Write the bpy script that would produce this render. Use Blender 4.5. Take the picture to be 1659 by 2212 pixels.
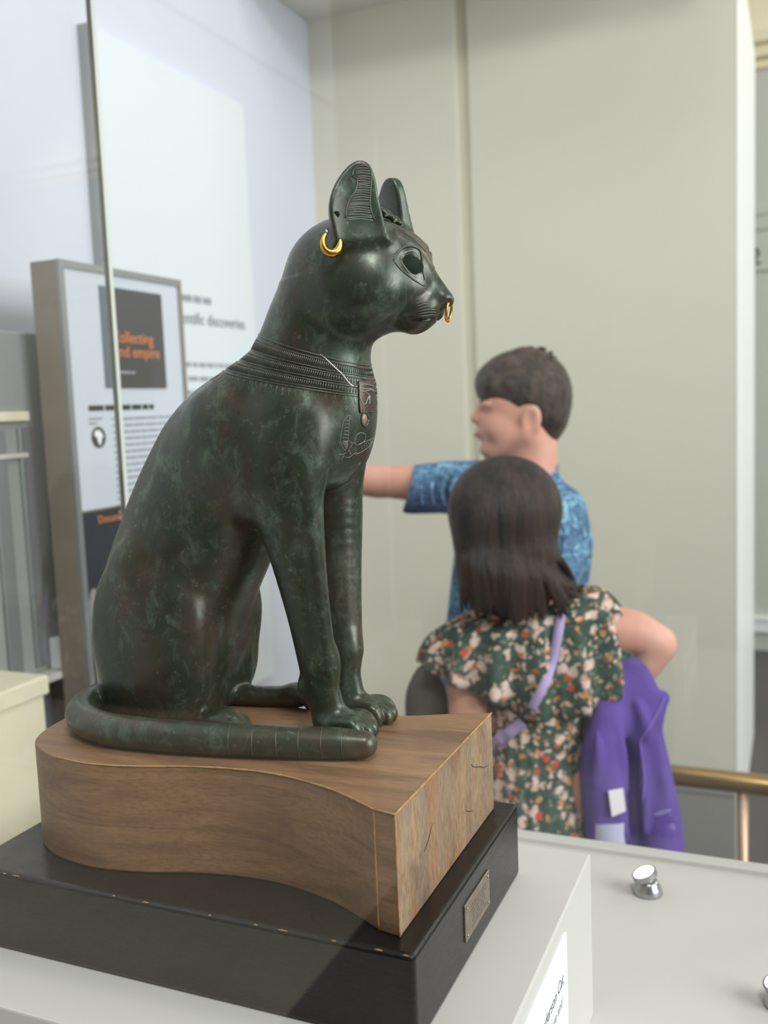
import bpy, bmesh, math, random
import numpy as np
from mathutils import Vector, Matrix
from mathutils.bvhtree import BVHTree
random.seed(7)
for o in list(bpy.data.objects):
    bpy.data.objects.remove(o, do_unlink=True)
scene = bpy.context.scene
COL = scene.collection

# ------------------------------------------------------------------ camera
# focal length and angles solved from the straight edges of the plinth, case and panels
F_PX = 2068.12
YAW, PITCH, ROLL = math.radians(-23.474), math.radians(-6.2306), math.radians(-2.3068)
CAM = Vector((0.0, 0.0, 1.25))
_f = Vector((math.sin(YAW)*math.cos(PITCH), math.cos(YAW)*math.cos(PITCH), math.sin(PITCH)))
_r = Vector((math.cos(YAW), -math.sin(YAW), 0.0))
_u = _r.cross(_f)
RIGHT = math.cos(ROLL)*_r + math.sin(ROLL)*_u
UP = -math.sin(ROLL)*_r + math.cos(ROLL)*_u
FWD = _f
cam_data = bpy.data.cameras.new('camera')
cam_data.sensor_fit = 'AUTO'
cam_data.sensor_width = 36.0
cam_data.lens = 36.0*F_PX/2212.0
cam_data.clip_start = 0.01
cam_data.dof.use_dof = True
cam_data.dof.focus_distance = 0.69
cam_data.dof.aperture_fstop = 6.6
cam = bpy.data.objects.new('camera', cam_data)
cam.matrix_world = Matrix(((RIGHT.x, UP.x, -FWD.x, CAM.x), (RIGHT.y, UP.y, -FWD.y, CAM.y),
                           (RIGHT.z, UP.z, -FWD.z, CAM.z), (0, 0, 0, 1)))
COL.objects.link(cam)
scene.camera = cam

# ------------------------------------------------------------------ light
world = bpy.data.worlds.new('daylight')
scene.world = world
world.use_nodes = True
_bg = world.node_tree.nodes['Background']
_bg.inputs[0].default_value = (0.93, 0.96, 1.0, 1)
_bg.inputs[1].default_value = 0.42

def area(name, loc, target, sx, sy, power, color):
    d = bpy.data.lights.new(name, 'AREA')
    d.shape = 'RECTANGLE'; d.size = sx; d.size_y = sy; d.energy = power; d.color = color
    o = bpy.data.objects.new(name, d); COL.objects.link(o)
    o.location = loc
    o.rotation_euler = (Vector(target)-Vector(loc)).to_track_quat('-Z', 'Y').to_euler()
    return o
# tall gallery windows on the right-hand side, ceiling lamps above the case, a light added beyond the opening
area('window_light', (3.6, 0.3, 2.6), (-0.6, 1.3, 1.0), 2.6, 2.6, 210, (0.90, 0.95, 1.0))
area('overhead_light', (0.5, -0.5, 3.3), (-0.4, 0.7, 1.1), 0.45, 0.45, 36, (0.97, 0.98, 1.0))
area('overhead_light', (-0.6, 1.3, 3.4), (-0.9, 2.9, 1.3), 1.6, 0.5, 10, (1.0, 0.96, 0.88))
area('overhead_light', (2.5, 3.6, 2.9), (0.0, 4.2, 0.6), 1.2, 0.8, 44, (1.0, 0.97, 0.90))  # added to brighten the far wall and the jamb; no such lamp is seen

scene.view_settings.view_transform = 'Standard'
scene.view_settings.look = 'None'
scene.view_settings.gamma = 1.0
scene.view_settings.use_curve_mapping = False
scene.view_settings.exposure = 0.0
scene.cycles.use_denoising = True
scene.cycles.max_bounces = 10
scene.cycles.transparent_max_bounces = 24
scene.cycles.caustics_reflective = False
scene.cycles.caustics_refractive = False

# ------------------------------------------------------------------ helpers
def px_ray(x, y):
    return RIGHT*((x-829.5)/F_PX) + UP*(-(y-1106.0)/F_PX) + FWD

def srgb(r, g, b):
    def c(v):
        v /= 255.0
        return v/12.92 if v <= 0.04045 else ((v+0.055)/1.055)**2.4
    return (c(r), c(g), c(b), 1.0)

def tag(o, label=None, cat=None, group=None, kind=None):
    if label: o['label'] = label
    if cat: o['category'] = cat
    if group: o['group'] = group
    if kind: o['kind'] = kind
    return o

def empty(name, loc=(0, 0, 0)):
    o = bpy.data.objects.new(name, None)
    o.empty_display_size = 0.05
    o.location = loc
    COL.objects.link(o)
    return o

def link_mesh(name, me, material, parent=None, smooth=False):
    o = bpy.data.objects.new(name, me)
    COL.objects.link(o)
    if material: me.materials.append(material)
    if parent is not None:
        o.parent = parent
        # geometry is written in world coordinates; undo the parent's place
        o.matrix_parent_inverse = Matrix.Translation(-abs_loc(parent))
    if smooth:
        me.polygons.foreach_set('use_smooth', [True]*len(me.polygons))
    return o

def abs_loc(o):
    v = Vector(o.location)
    p = o.parent
    if p is not None and o.type == 'EMPTY':
        v = v + abs_loc(p)
    return v

class MB:
    """collects simple solids in world coordinates, then links them as one mesh object"""
    def __init__(s): s.v = []; s.f = []
    def add(s, v, f):
        n = len(s.v); s.v += [tuple(p) for p in v]; s.f += [tuple(i+n for i in q) for q in f]; return s
    def box(s, x0, x1, y0, y1, z0, z1):
        v = [(x, y, z) for z in (z0, z1) for y in (y0, y1) for x in (x0, x1)]
        return s.add(v, [(0, 2, 3, 1), (4, 5, 7, 6), (0, 1, 5, 4), (2, 6, 7, 3), (0, 4, 6, 2), (1, 3, 7, 5)])
    def prism(s, pts, z0, z1):
        n = len(pts)
        v = [(x, y, z0) for x, y in pts]+[(x, y, z1) for x, y in pts]
        return s.add(v, [tuple(range(n-1, -1, -1)), tuple(range(n, 2*n))]+[(i, (i+1) % n, n+(i+1) % n, n+i) for i in range(n)])
    def tube(s, pts, r, n=8, closed=False):
        P = [Vector(p) for p in pts]; m = len(P)
        rr = r if hasattr(r, '__len__') else [r]*m
        v = []; prev = None
        for i in range(m):
            if closed: t = P[(i+1) % m]-P[i-1]
            else: t = P[min(i+1, m-1)]-P[max(i-1, 0)]
            if t.length < 1e-9: t = Vector((0, 0, 1))
            t.normalize()
            a = prev-t*prev.dot(t) if prev is not None else t.orthogonal()
            if a.length < 1e-6: a = t.orthogonal()
            a.normalize(); prev = a; b = t.cross(a)
            for k in range(n):
                w = 2*math.pi*k/n
                v.append(P[i]+(a*math.cos(w)+b*math.sin(w))*rr[i])
        f = []
        for i in range(m if closed else m-1):
            j = (i+1) % m
            for k in range(n):
                f.append((i*n+k, i*n+(k+1) % n, j*n+(k+1) % n, j*n+k))
        if not closed:
            f.append(tuple(range(n-1, -1, -1))); f.append(tuple((m-1)*n+k for k in range(n)))
        return s.add(v, f)
    def lathe(s, prof, c, n=24, axis=None):
        c = Vector(c); q = (Vector(axis).to_track_quat('Z', 'Y') if axis is not None else None)
        v = []
        for r, z in prof:
            for k in range(n):
                w = 2*math.pi*k/n; p = Vector((r*math.cos(w), r*math.sin(w), z))
                v.append(c+(q @ p if q else p))
        f = []
        m = len(prof)
        for i in range(m-1):
            for k in range(n):
                f.append((i*n+k, i*n+(k+1) % n, (i+1)*n+(k+1) % n, (i+1)*n+k))
        f.append(tuple(range(n-1, -1, -1))); f.append(tuple((m-1)*n+k for k in range(n)))
        return s.add(v, f)
    def build(s, name, material, parent=None, bevel=0.0, seg=2, smooth=False):
        me = bpy.data.meshes.new(name); me.from_pydata(s.v, [], s.f); me.update()
        o = link_mesh(name, me, material, parent, smooth)
        if bevel:
            m = o.modifiers.new('bevel', 'BEVEL'); m.width = bevel; m.segments = seg; m.limit_method = 'ANGLE'
        return o

def catmull(pts, n=8, closed=False):
    P = [np.array(p, float) for p in pts]; m = len(P); out = []
    for i in range(m if closed else m-1):
        p0 = P[i-1] if (i > 0 or closed) else 2*P[0]-P[1]
        p1 = P[i]; p2 = P[(i+1) % m]
        p3 = P[(i+2) % m] if (i+2 < m or closed) else 2*P[-1]-P[-2]
        for k in range(n):
            t = k/n
            out.append(.5*((2*p1)+(-p0+p2)*t+(2*p0-5*p1+4*p2-p3)*t*t+(-p0+3*p1-3*p2+p3)*t**3))
    if not closed: out.append(P[-1])
    return out

# ------------------------------------------------------------------ solid modelling by distance fields
def smin(a, b, k):
    if k <= 0: return np.minimum(a, b)
    h = np.clip(.5+.5*(b-a)/k, 0, 1)
    return b+(a-b)*h-k*h*(1-h)

class Vol:
    def __init__(s, lo, hi, h):
        s.h = h; s.lo = np.array(lo, float)
        s.n = np.ceil((np.array(hi)-s.lo)/h).astype(int)+1
        s.ax = [(s.lo[i]+h*np.arange(s.n[i])).astype(np.float32) for i in range(3)]
        s.g = np.full(tuple(s.n), 1.0, np.float32)
    def reg(s, lo, hi):
        sl = []
        for i in range(3):
            a = int(max(0, math.floor((lo[i]-s.lo[i])/s.h))); b = int(min(s.n[i], math.ceil((hi[i]-s.lo[i])/s.h)+1))
            sl.append(slice(a, max(a, b)))
        X = s.ax[0][sl[0]][:, None, None]; Y = s.ax[1][sl[1]][None, :, None]; Z = s.ax[2][sl[2]][None, None, :]
        return tuple(sl), X, Y, Z
    def put(s, fn, lo, hi, k=0.0, cut=False, m=None):
        m = (m or 3*s.h)+k
        sl, X, Y, Z = s.reg([a-m for a in lo], [a+m for a in hi])
        if 0 in (X.size, Y.size, Z.size): return
        d = fn(X, Y, Z)
        s.g[sl] = -smin(-s.g[sl], d, k) if cut else smin(s.g[sl], d, k)
    def ell(s, c, r, k=0.0, rot=None, cut=False):
        c = np.array(c, float); r = np.array(r, float)
        R = np.eye(3) if rot is None else np.array(rot)
        ext = np.sqrt((R.T**2) @ (r**2)) if rot is not None else r
        def fn(X, Y, Z):
            x, y, z = X-c[0], Y-c[1], Z-c[2]
            q = [(R[i, 0]*x+R[i, 1]*y+R[i, 2]*z) for i in range(3)]
            k0 = np.sqrt(sum((q[i]/r[i])**2 for i in range(3)))
            k1 = np.sqrt(sum((q[i]/r[i]**2)**2 for i in range(3)))+1e-9
            return k0*(k0-1)/k1
        s.put(fn, c-ext, c+ext, k, cut)
    def cone(s, a, b, ra, rb, k=0.0, cut=False, sc=(1, 1, 1)):
        """tapered capsule; sc stretches the cross-section along the axes"""
        sc = np.array(sc, float); a = np.array(a, float); b = np.array(b, float)
        A = a/sc; B = b/sc; D = B-A; L = (D*D).sum()+1e-12; ms = sc.min()
        def fn(X, Y, Z):
            x, y, z = X/sc[0]-A[0], Y/sc[1]-A[1], Z/sc[2]-A[2]
            t = np.clip((x*D[0]+y*D[1]+z*D[2])/L, 0, 1)
            return (np.sqrt((x-t*D[0])**2+(y-t*D[1])**2+(z-t*D[2])**2)-(ra+(rb-ra)*t))*ms
        R = max(ra, rb)*sc
        s.put(fn, np.minimum(a, b)-R, np.maximum(a, b)+R, k, cut)
    def chain(s, pts, rs, k=0.0, cut=False, sc=(1, 1, 1), n=6):
        """smooth tapered limb through the points, blended in as one piece"""
        P = [np.array(q) for q in catmull([tuple(p)+(r,) for p, r in zip(pts, rs)], n)]
        sc = np.array(sc, float); ms = sc.min()
        Q = np.array(P); R = Q[:, 3].max()*sc; lo = Q[:, :3].min(0)-R; hi = Q[:, :3].max(0)+R
        def fn(X, Y, Z):
            best = None
            for p, q in zip(P[:-1], P[1:]):
                A = p[:3]/sc; D = q[:3]/sc-A; L = (D*D).sum()+1e-12
                x, y, z = X/sc[0]-A[0], Y/sc[1]-A[1], Z/sc[2]-A[2]
                t = np.clip((x*D[0]+y*D[1]+z*D[2])/L, 0, 1)
                d = (np.sqrt((x-t*D[0])**2+(y-t*D[1])**2+(z-t*D[2])**2)-(p[3]+(q[3]-p[3])*t))*ms
                best = d if best is None else np.minimum(best, d)
            return best
        s.put(fn, lo, hi, k, cut)
    def stack(s, rows, k=0.0, e=2.0, yc=0.0):
        """horizontal slices: rows of (z, xmin, xmax, half width)"""
        T = np.array(catmull(rows, 6))
        z0, z1 = T[0, 0], T[-1, 0]
        def fn(X, Y, Z):
            zz = np.clip(Z, z0, z1)
            xb = np.interp(zz, T[:, 0], T[:, 1]); xf = np.interp(zz, T[:, 0], T[:, 2]); b = np.interp(zz, T[:, 0], T[:, 3])
            xc = (xb+xf)/2; a = (xf-xb)/2
            q = (np.abs((X-xc)/a)**e+np.abs((Y-yc)/b)**e)**(1/e)
            d = (q-1)*np.minimum(a, b)
            return np.maximum(np.maximum(d, z0-Z), Z-z1)
        bm = T[:, 3].max()
        s.put(fn, (T[:, 1].min(), yc-bm, z0), (T[:, 2].max(), yc+bm, z1), k)
    def mesh(s, name, relax=2):
        g = s.g; h = s.h
        g[0] = g[-1] = 1; g[:, 0] = g[:, -1] = 1; g[:, :, 0] = g[:, :, -1] = 1
        I = g < 0
        nx, ny, nz = g.shape
        cnt = np.zeros((nx-1, ny-1, nz-1), np.uint8)
        for a in (0, 1):
            for b in (0, 1):
                for c in (0, 1):
                    cnt += I[a:nx-1+a, b:ny-1+b, c:nz-1+c]
        act = np.argwhere((cnt > 0) & (cnt < 8))
        idx = np.full(cnt.shape, -1, np.int32); idx[tuple(act.T)] = np.arange(len(act))
        corn = np.array([(a, b, c) for a in (0, 1) for b in (0, 1) for c in (0, 1)])
        V = np.stack([g[tuple((act+c).T)] for c in corn], 1)
        acc = np.zeros((len(act), 3)); num = np.zeros(len(act))
        for i in range(8):
            for j in range(i+1, 8):
                if abs(corn[i]-corn[j]).sum() != 1: continue
                m = (V[:, i] < 0) != (V[:, j] < 0)
                t = np.where(m, V[:, i]/np.where(m, V[:, i]-V[:, j], 1), 0)
                acc += np.where(m[:, None], corn[i]+t[:, None]*(corn[j]-corn[i]), 0); num += m
        P = act+acc/num[:, None]
        F = []
        for ax in range(3):
            o1, o2 = [(1, 2), (2, 0), (0, 1)][ax]
            lo = [slice(1, -1)]*3; hi = [slice(1, -1)]*3
            lo[ax] = slice(0, -1); hi[ax] = slice(1, None)
            d = np.argwhere(I[tuple(lo)] != I[tuple(hi)])
            off = np.array([1, 1, 1]); off[ax] = 0
            d = d+off
            s0 = I[tuple(d.T)]
            e1 = np.zeros(3, int); e1[o1] = 1; e2 = np.zeros(3, int); e2[o2] = 1
            q = [idx[tuple((d-e1-e2).T)], idx[tuple((d-e2).T)], idx[tuple(d.T)], idx[tuple((d-e1).T)]]
            q = np.stack(q, 1)
            q[~s0] = q[~s0][:, ::-1]
            F.append(q)
        F = np.concatenate(F); F = F[(F >= 0).all(1)]
        # relax along the surface and pull back onto it
        E = np.concatenate([F[:, [0, 1]], F[:, [1, 2]], F[:, [2, 3]], F[:, [3, 0]]])
        deg = np.bincount(E.ravel(), minlength=len(P)).astype(float)
        def samp(Q):
            q = np.clip(Q, 0, np.array(g.shape)-1.001); i = q.astype(int); f = q-i
            c = {}
            for a in (0, 1):
                for b in (0, 1):
                    for d in (0, 1):
                        c[a, b, d] = g[i[:, 0]+a, i[:, 1]+b, i[:, 2]+d]
            def mix(a, b, t): return a+(b-a)*t
            fx, fy, fz = f.T
            x = {(b, d): mix(c[0, b, d], c[1, b, d], fx) for b in (0, 1) for d in (0, 1)}
            return mix(mix(x[0, 0], x[1, 0], fy), mix(x[0, 1], x[1, 1], fy), fz)
        for it in range(relax):
            S = np.zeros_like(P)
            for a in range(3):
                S[:, a] = np.bincount(E[:, 0], P[E[:, 1], a], len(P))+np.bincount(E[:, 1], P[E[:, 0], a], len(P))
            P = P*.4+.6*S/np.maximum(deg, 1)[:, None]
            v = samp(P); G = np.zeros_like(P)
            for a in range(3):
                o = np.zeros(3); o[a] = .7
                G[:, a] = (samp(P+o)-samp(P-o))/1.4
            st = -v[:, None]*G/np.maximum((G*G).sum(1), 1e-8)[:, None]
            P += np.clip(st, -.6, .6)
        W = s.lo+P*h
        me = bpy.data.meshes.new(name)
        me.vertices.add(len(W)); me.vertices.foreach_set('co', W.astype(np.float32).ravel())
        me.loops.add(F.size); me.loops.foreach_set('vertex_index', F.astype(np.int32).ravel())
        me.polygons.add(len(F)); me.polygons.foreach_set('loop_start', np.arange(0, F.size, 4, dtype=np.int32))
        try: me.polygons.foreach_set('loop_total', np.full(len(F), 4, np.int32))
        except Exception: pass
        me.update(); me.validate()
        return me

def rot_from(ax_x, ax_z):
    """rows = local x, y, z axes"""
    z = np.array(ax_z, float); z /= np.linalg.norm(z)
    x = np.array(ax_x, float); x -= z*(x@z); x /= np.linalg.norm(x)
    return np.array([x, np.cross(z, x), z])
# ------------------------------------------------------------------ materials
class NT:
    def __init__(s, name):
        s.m = bpy.data.materials.new(name); s.m.use_nodes = True
        s.t = s.m.node_tree; s.b = s.t.nodes['Principled BSDF']; s.out = s.t.nodes['Material Output']
        s.tc = s.t.nodes.new('ShaderNodeTexCoord')
    def n(s, typ, **kw):
        nd = s.t.nodes.new('ShaderNode'+typ)
        for k, v in kw.items():
            if k.startswith('_'): setattr(nd, k[1:], v)
            else: s.set(nd, k, v)
        return nd
    def set(s, nd, k, v):
        inp = nd.inputs[int(k[1:])] if (k[0] == 'i' and k[1:].isdigit()) else nd.inputs[k.replace('_', ' ')]
        if isinstance(v, bpy.types.NodeSocket): s.t.links.new(v, inp)
        else: inp.default_value = v
    def P(s, **kw):
        for k, v in kw.items(): s.set(s.b, k, v)
        return s
    def coords(s, scale=(1, 1, 1), rot=(0, 0, 0), loc=(0, 0, 0)):
        mp = s.n('Mapping', Scale=scale, Rotation=rot, Location=loc)
        s.t.links.new(s.tc.outputs['Object'], mp.inputs['Vector'])
        return mp.outputs['Vector']
    def noise(s, scale, detail=4, rough=.6, vec=None, dist=0.0):
        nd = s.n('TexNoise', Scale=scale, Detail=detail, Roughness=rough, Distortion=dist)
        s.t.links.new(vec or s.coords(), nd.inputs['Vector'])
        return nd.outputs['Fac']
    def ramp(s, fac, stops, interp='LINEAR'):
        nd = s.n('ValToRGB'); r = nd.color_ramp; r.interpolation = interp
        while len(r.elements) < len(stops): r.elements.new(.5)
        for e, (p, c) in zip(r.elements, stops):
            e.position = p; e.color = c if hasattr(c, '__len__') else (c, c, c, 1)
        s.t.links.new(fac, nd.inputs['Fac'])
        return nd.outputs['Color']
    def mix(s, fac, a, b, mode='MIX'):
        nd = s.n('MixRGB', _blend_type=mode)
        s.set(nd, 'Fac', fac); s.set(nd, 'Color1', a); s.set(nd, 'Color2', b)
        return nd.outputs['Color']
    def math(s, op, a, b=0.0):
        nd = s.n('Math', _operation=op); s.set(nd, 'i0', a); s.set(nd, 'i1', b); return nd.outputs[0]
    def bump(s, h, strength=.3, dist=.001):
        nd = s.n('Bump', Strength=strength, Distance=dist); s.t.links.new(h, nd.inputs['Height'])
        s.t.links.new(nd.outputs[0], s.b.inputs['Normal']); return s

def plain(name, col, rough=.6, metal=0.0, spec=.5, var=0.0, scale=30, bump=0.0, coat=0.0):
    t = NT(name)
    c = col
    if var:
        f = t.noise(scale, 5)
        d = tuple(v*(1-var) for v in col[:3])+(1,)
        l = tuple(min(1, v*(1+var)) for v in col[:3])+(1,)
        c = t.ramp(f, [(.3, d), (.7, l)])
    t.P(Base_Color=c, Roughness=rough, Metallic=metal, Specular_IOR_Level=spec)
    if coat: t.P(Coat_Weight=coat, Coat_Roughness=.1)
    if bump: t.bump(t.noise(scale*4, 3), bump)
    return t.m

def bronze():
    t = NT('bronze')
    v = t.coords()
    big = t.noise(20, 8, .68, v)
    fine = t.noise(170, 6, .7, v)
    mid = t.noise(62, 9, .76, t.coords((1, 1, .65), loc=(.3, .1, .7)), .5)
    c = t.ramp(big, [(.34, srgb(78, 68, 54)), (.43, srgb(66, 66, 50)), (.56, srgb(54, 66, 48)), (.70, srgb(78, 88, 70))])
    fl = t.ramp(mid, [(.51, 0.0), (.62, 1.0)])
    c = t.mix(t.math('MULTIPLY', fl, .62), c, srgb(100, 116, 96))
    dk = t.ramp(t.noise(36, 7, .7, t.coords(loc=(7, 3, 1))), [(.52, 0.0), (.64, 1.0)])
    c = t.mix(t.math('MULTIPLY', dk, .55), c, srgb(44, 46, 40))
    br = t.ramp(t.noise(12, 5, .6, t.coords((1.6, 1.6, .5), loc=(2, 5, 1))), [(.52, 0.0), (.64, 1.0)])
    c = t.mix(t.math('MULTIPLY', br, .42), c, srgb(86, 68, 55))
    sp = t.ramp(fine, [(.60, 0.0), (.72, 1.0)])
    c = t.mix(t.math('MULTIPLY', sp, .40), c, srgb(150, 160, 138))
    t.P(Base_Color=c, Metallic=.35, Specular_IOR_Level=.55)
    r = t.ramp(fine, [(.3, .25), (.7, .42)])
    t.P(Roughness=r)
    t.bump(t.noise(60, 3, .5), .07, .0008)
    return t.m

def wood(name, dark, mid, light, axis=0):
    t = NT(name)
    sc = [(2.2, 16, 30), (16, 2.2, 16), (14, 20, 3)][axis]
    v = t.coords(sc)
    w = t.noise(2.2, 6, .62, v, 1.2)
    fine = t.noise(1.0, 4, .7, t.coords(tuple(70 if s < 4 else 620 for s in sc)))
    blot = t.noise(9, 4, .55)
    c = t.ramp(w, [(.28, dark), (.5, mid), (.75, light)])
    c = t.mix(t.ramp(blot, [(.40, 0.0), (.68, .55)]), c, dark)
    c = t.mix(t.ramp(fine, [(.35, .35), (.55, 0.0)]), c, tuple(x*.45 for x in dark[:3])+(1,))
    t.P(Base_Color=c, Roughness=.42, Specular_IOR_Level=.42)
    t.bump(fine, .16, .0006)
    return t.m

def end_wood():
    t = NT('worn_end_wood')
    w = t.noise(3.0, 7, .66, t.coords((6, 9, 4), rot=(-.5, 0, 0)), .8)
    o = t.noise(4.0, 5, .6, t.coords((5, 9, 2.2), rot=(-.55, 0, 0), loc=(3, 1, 8)), .6)
    fine = t.noise(1.0, 6, .72, t.coords((260, 420, 120), rot=(-.35, 0, 0)))
    c = t.ramp(w, [(.30, srgb(112, 88, 68)), (.46, srgb(150, 126, 102)), (.60, srgb(164, 138, 108)), (.74, srgb(180, 156, 126))])
    c = t.mix(t.ramp(o, [(.50, 0.0), (.66, .75)]), c, srgb(168, 116, 72))
    c = t.mix(t.ramp(fine, [(.36, .55), (.58, 0.0)]), c, srgb(96, 76, 58))
    t.P(Base_Color=c, Roughness=.6, Specular_IOR_Level=.3)
    t.bump(fine, .25, .0008)
    return t.m

def black_lacquer():
    t = NT('black_lacquer')
    f = t.noise(18, 5, .6)
    s = t.ramp(t.noise(1.0, 3, .6, t.coords((40, 40, 900))), [(.4, .24), (.6, .29)])
    c = t.ramp(f, [(.3, srgb(14, 11, 10)), (.75, srgb(26, 21, 19))])
    t.P(Base_Color=c, Roughness=s, Specular_IOR_Level=.42)
    t.bump(t.noise(90, 4), .05, .0005)
    return t.m

def glass_pane():
    """clear sheet glass: passes light straight through, mirrors by its Fresnel reflectance"""
    t = NT('sheet_glass')
    t.t.nodes.remove(t.b)
    tr = t.n('BsdfTransparent', Color=(.985, .99, .985, 1))
    gl = t.n('BsdfGlossy', Color=(1, 1, 1, 1), Roughness=0.0)
    fr = t.n('Fresnel', IOR=1.6)
    geo = t.n('NewGeometry')
    front = t.math('SUBTRACT', 1.0, geo.outputs['Backfacing'])
    fac = t.math('MULTIPLY', fr.outputs[0], front)
    mx = t.n('MixShader', i0=fac, i1=tr.outputs[0], i2=gl.outputs[0])
    t.t.links.new(mx.outputs[0], t.out.inputs['Surface'])
    return t.m

def floral():
    t = NT('floral_cotton')
    v = t.coords((1, .55, 1))
    wob = t.n('TexNoise', Scale=70, Detail=4); t.t.links.new(v, wob.inputs['Vector'])
    vv = t.n('VectorMath', _operation='SCALE'); t.t.links.new(wob.outputs['Color'], vv.inputs[0]); vv.inputs['Scale'].default_value = .022
    ad = t.n('VectorMath', _operation='ADD'); t.t.links.new(v, ad.inputs[0]); t.t.links.new(vv.outputs[0], ad.inputs[1])
    def flower(scale, off, lo, hi, col, base):
        mp = t.n('Mapping', Location=off); t.t.links.new(ad.outputs[0], mp.inputs['Vector'])
        vo = t.n('TexVoronoi', Scale=scale); t.t.links.new(mp.outputs[0], vo.inputs['Vector'])
        m = t.ramp(vo.outputs['Distance'], [(lo, 1.0), (hi, 0.0)])
        sep = t.n('SeparateColor'); t.t.links.new(vo.outputs['Color'], sep.inputs[0])
        pick = t.math('GREATER_THAN', sep.outputs[0], .52)
        return t.mix(t.math('MULTIPLY', m, pick), base, col)
    g = t.ramp(t.noise(40, 3), [(.3, srgb(44, 66, 58)), (.7, srgb(78, 98, 86))])
    c = flower(80, (3, 1, 2), .25, .45, srgb(112, 122, 100), g)
    c = flower(52, (0, 0, 0), .36, .52, srgb(222, 196, 182), c)
    c = flower(95, (2, 8, 4), .30, .45, srgb(214, 176, 158), c)
    c = flower(66, (5, 2, 7), .22, .36, srgb(206, 136, 70), c)
    c = flower(42, (9, 4, 3), .16, .28, srgb(206, 80, 56), c)
    t.P(Base_Color=c, Roughness=.85, Specular_IOR_Level=.2)
    return t.m

def tie_dye():
    t = NT('blue_printed_cotton')
    w = t.noise(38, 6, .7, t.coords((1, 1, 1.3)), 1.4)
    c = t.ramp(w, [(.34, srgb(70, 92, 118)), (.48, srgb(84, 116, 146)), (.56, srgb(116, 160, 186)), (.64, srgb(158, 200, 214)), (.74, srgb(92, 124, 158))])
    p = t.ramp(t.noise(9, 3, .5, t.coords(loc=(4, 1, 2))), [(.5, 0.0), (.66, .5)])
    c = t.mix(p, c, srgb(84, 92, 148))
    t.P(Base_Color=c, Roughness=.85, Specular_IOR_Level=.2)
    return t.m

def hair(name, dark, light, sc, rough=.38):
    t = NT(name)
    w = t.noise(1.0, 6, .72, t.coords(sc))
    w2 = t.noise(1.0, 3, .6, t.coords(tuple(q*.3 for q in sc), loc=(3, 7, 1)))
    m = t.math('MULTIPLY', w, t.math('MULTIPLY', w2, 2.0))
    c = t.ramp(m, [(.30, dark), (.72, light)])
    t.P(Base_Color=c, Roughness=rough, Specular_IOR_Level=.5)
    t.bump(w, .9, .006)
    return t.m

def skin():
    t = NT('skin')
    c = t.ramp(t.noise(14, 4, .5), [(.3, srgb(214, 156, 136)), (.7, srgb(226, 172, 150))])
    t.P(Base_Color=c, Roughness=.5, Specular_IOR_Level=.35)
    t.P(Subsurface_Weight=.12, Subsurface_Radius=(.012, .004, .002), Subsurface_Scale=1.0)
    return t.m

def emit(name, col, strength):
    t = NT(name); t.P(Base_Color=col, Emission_Color=col, Emission_Strength=strength); return t.m

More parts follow.
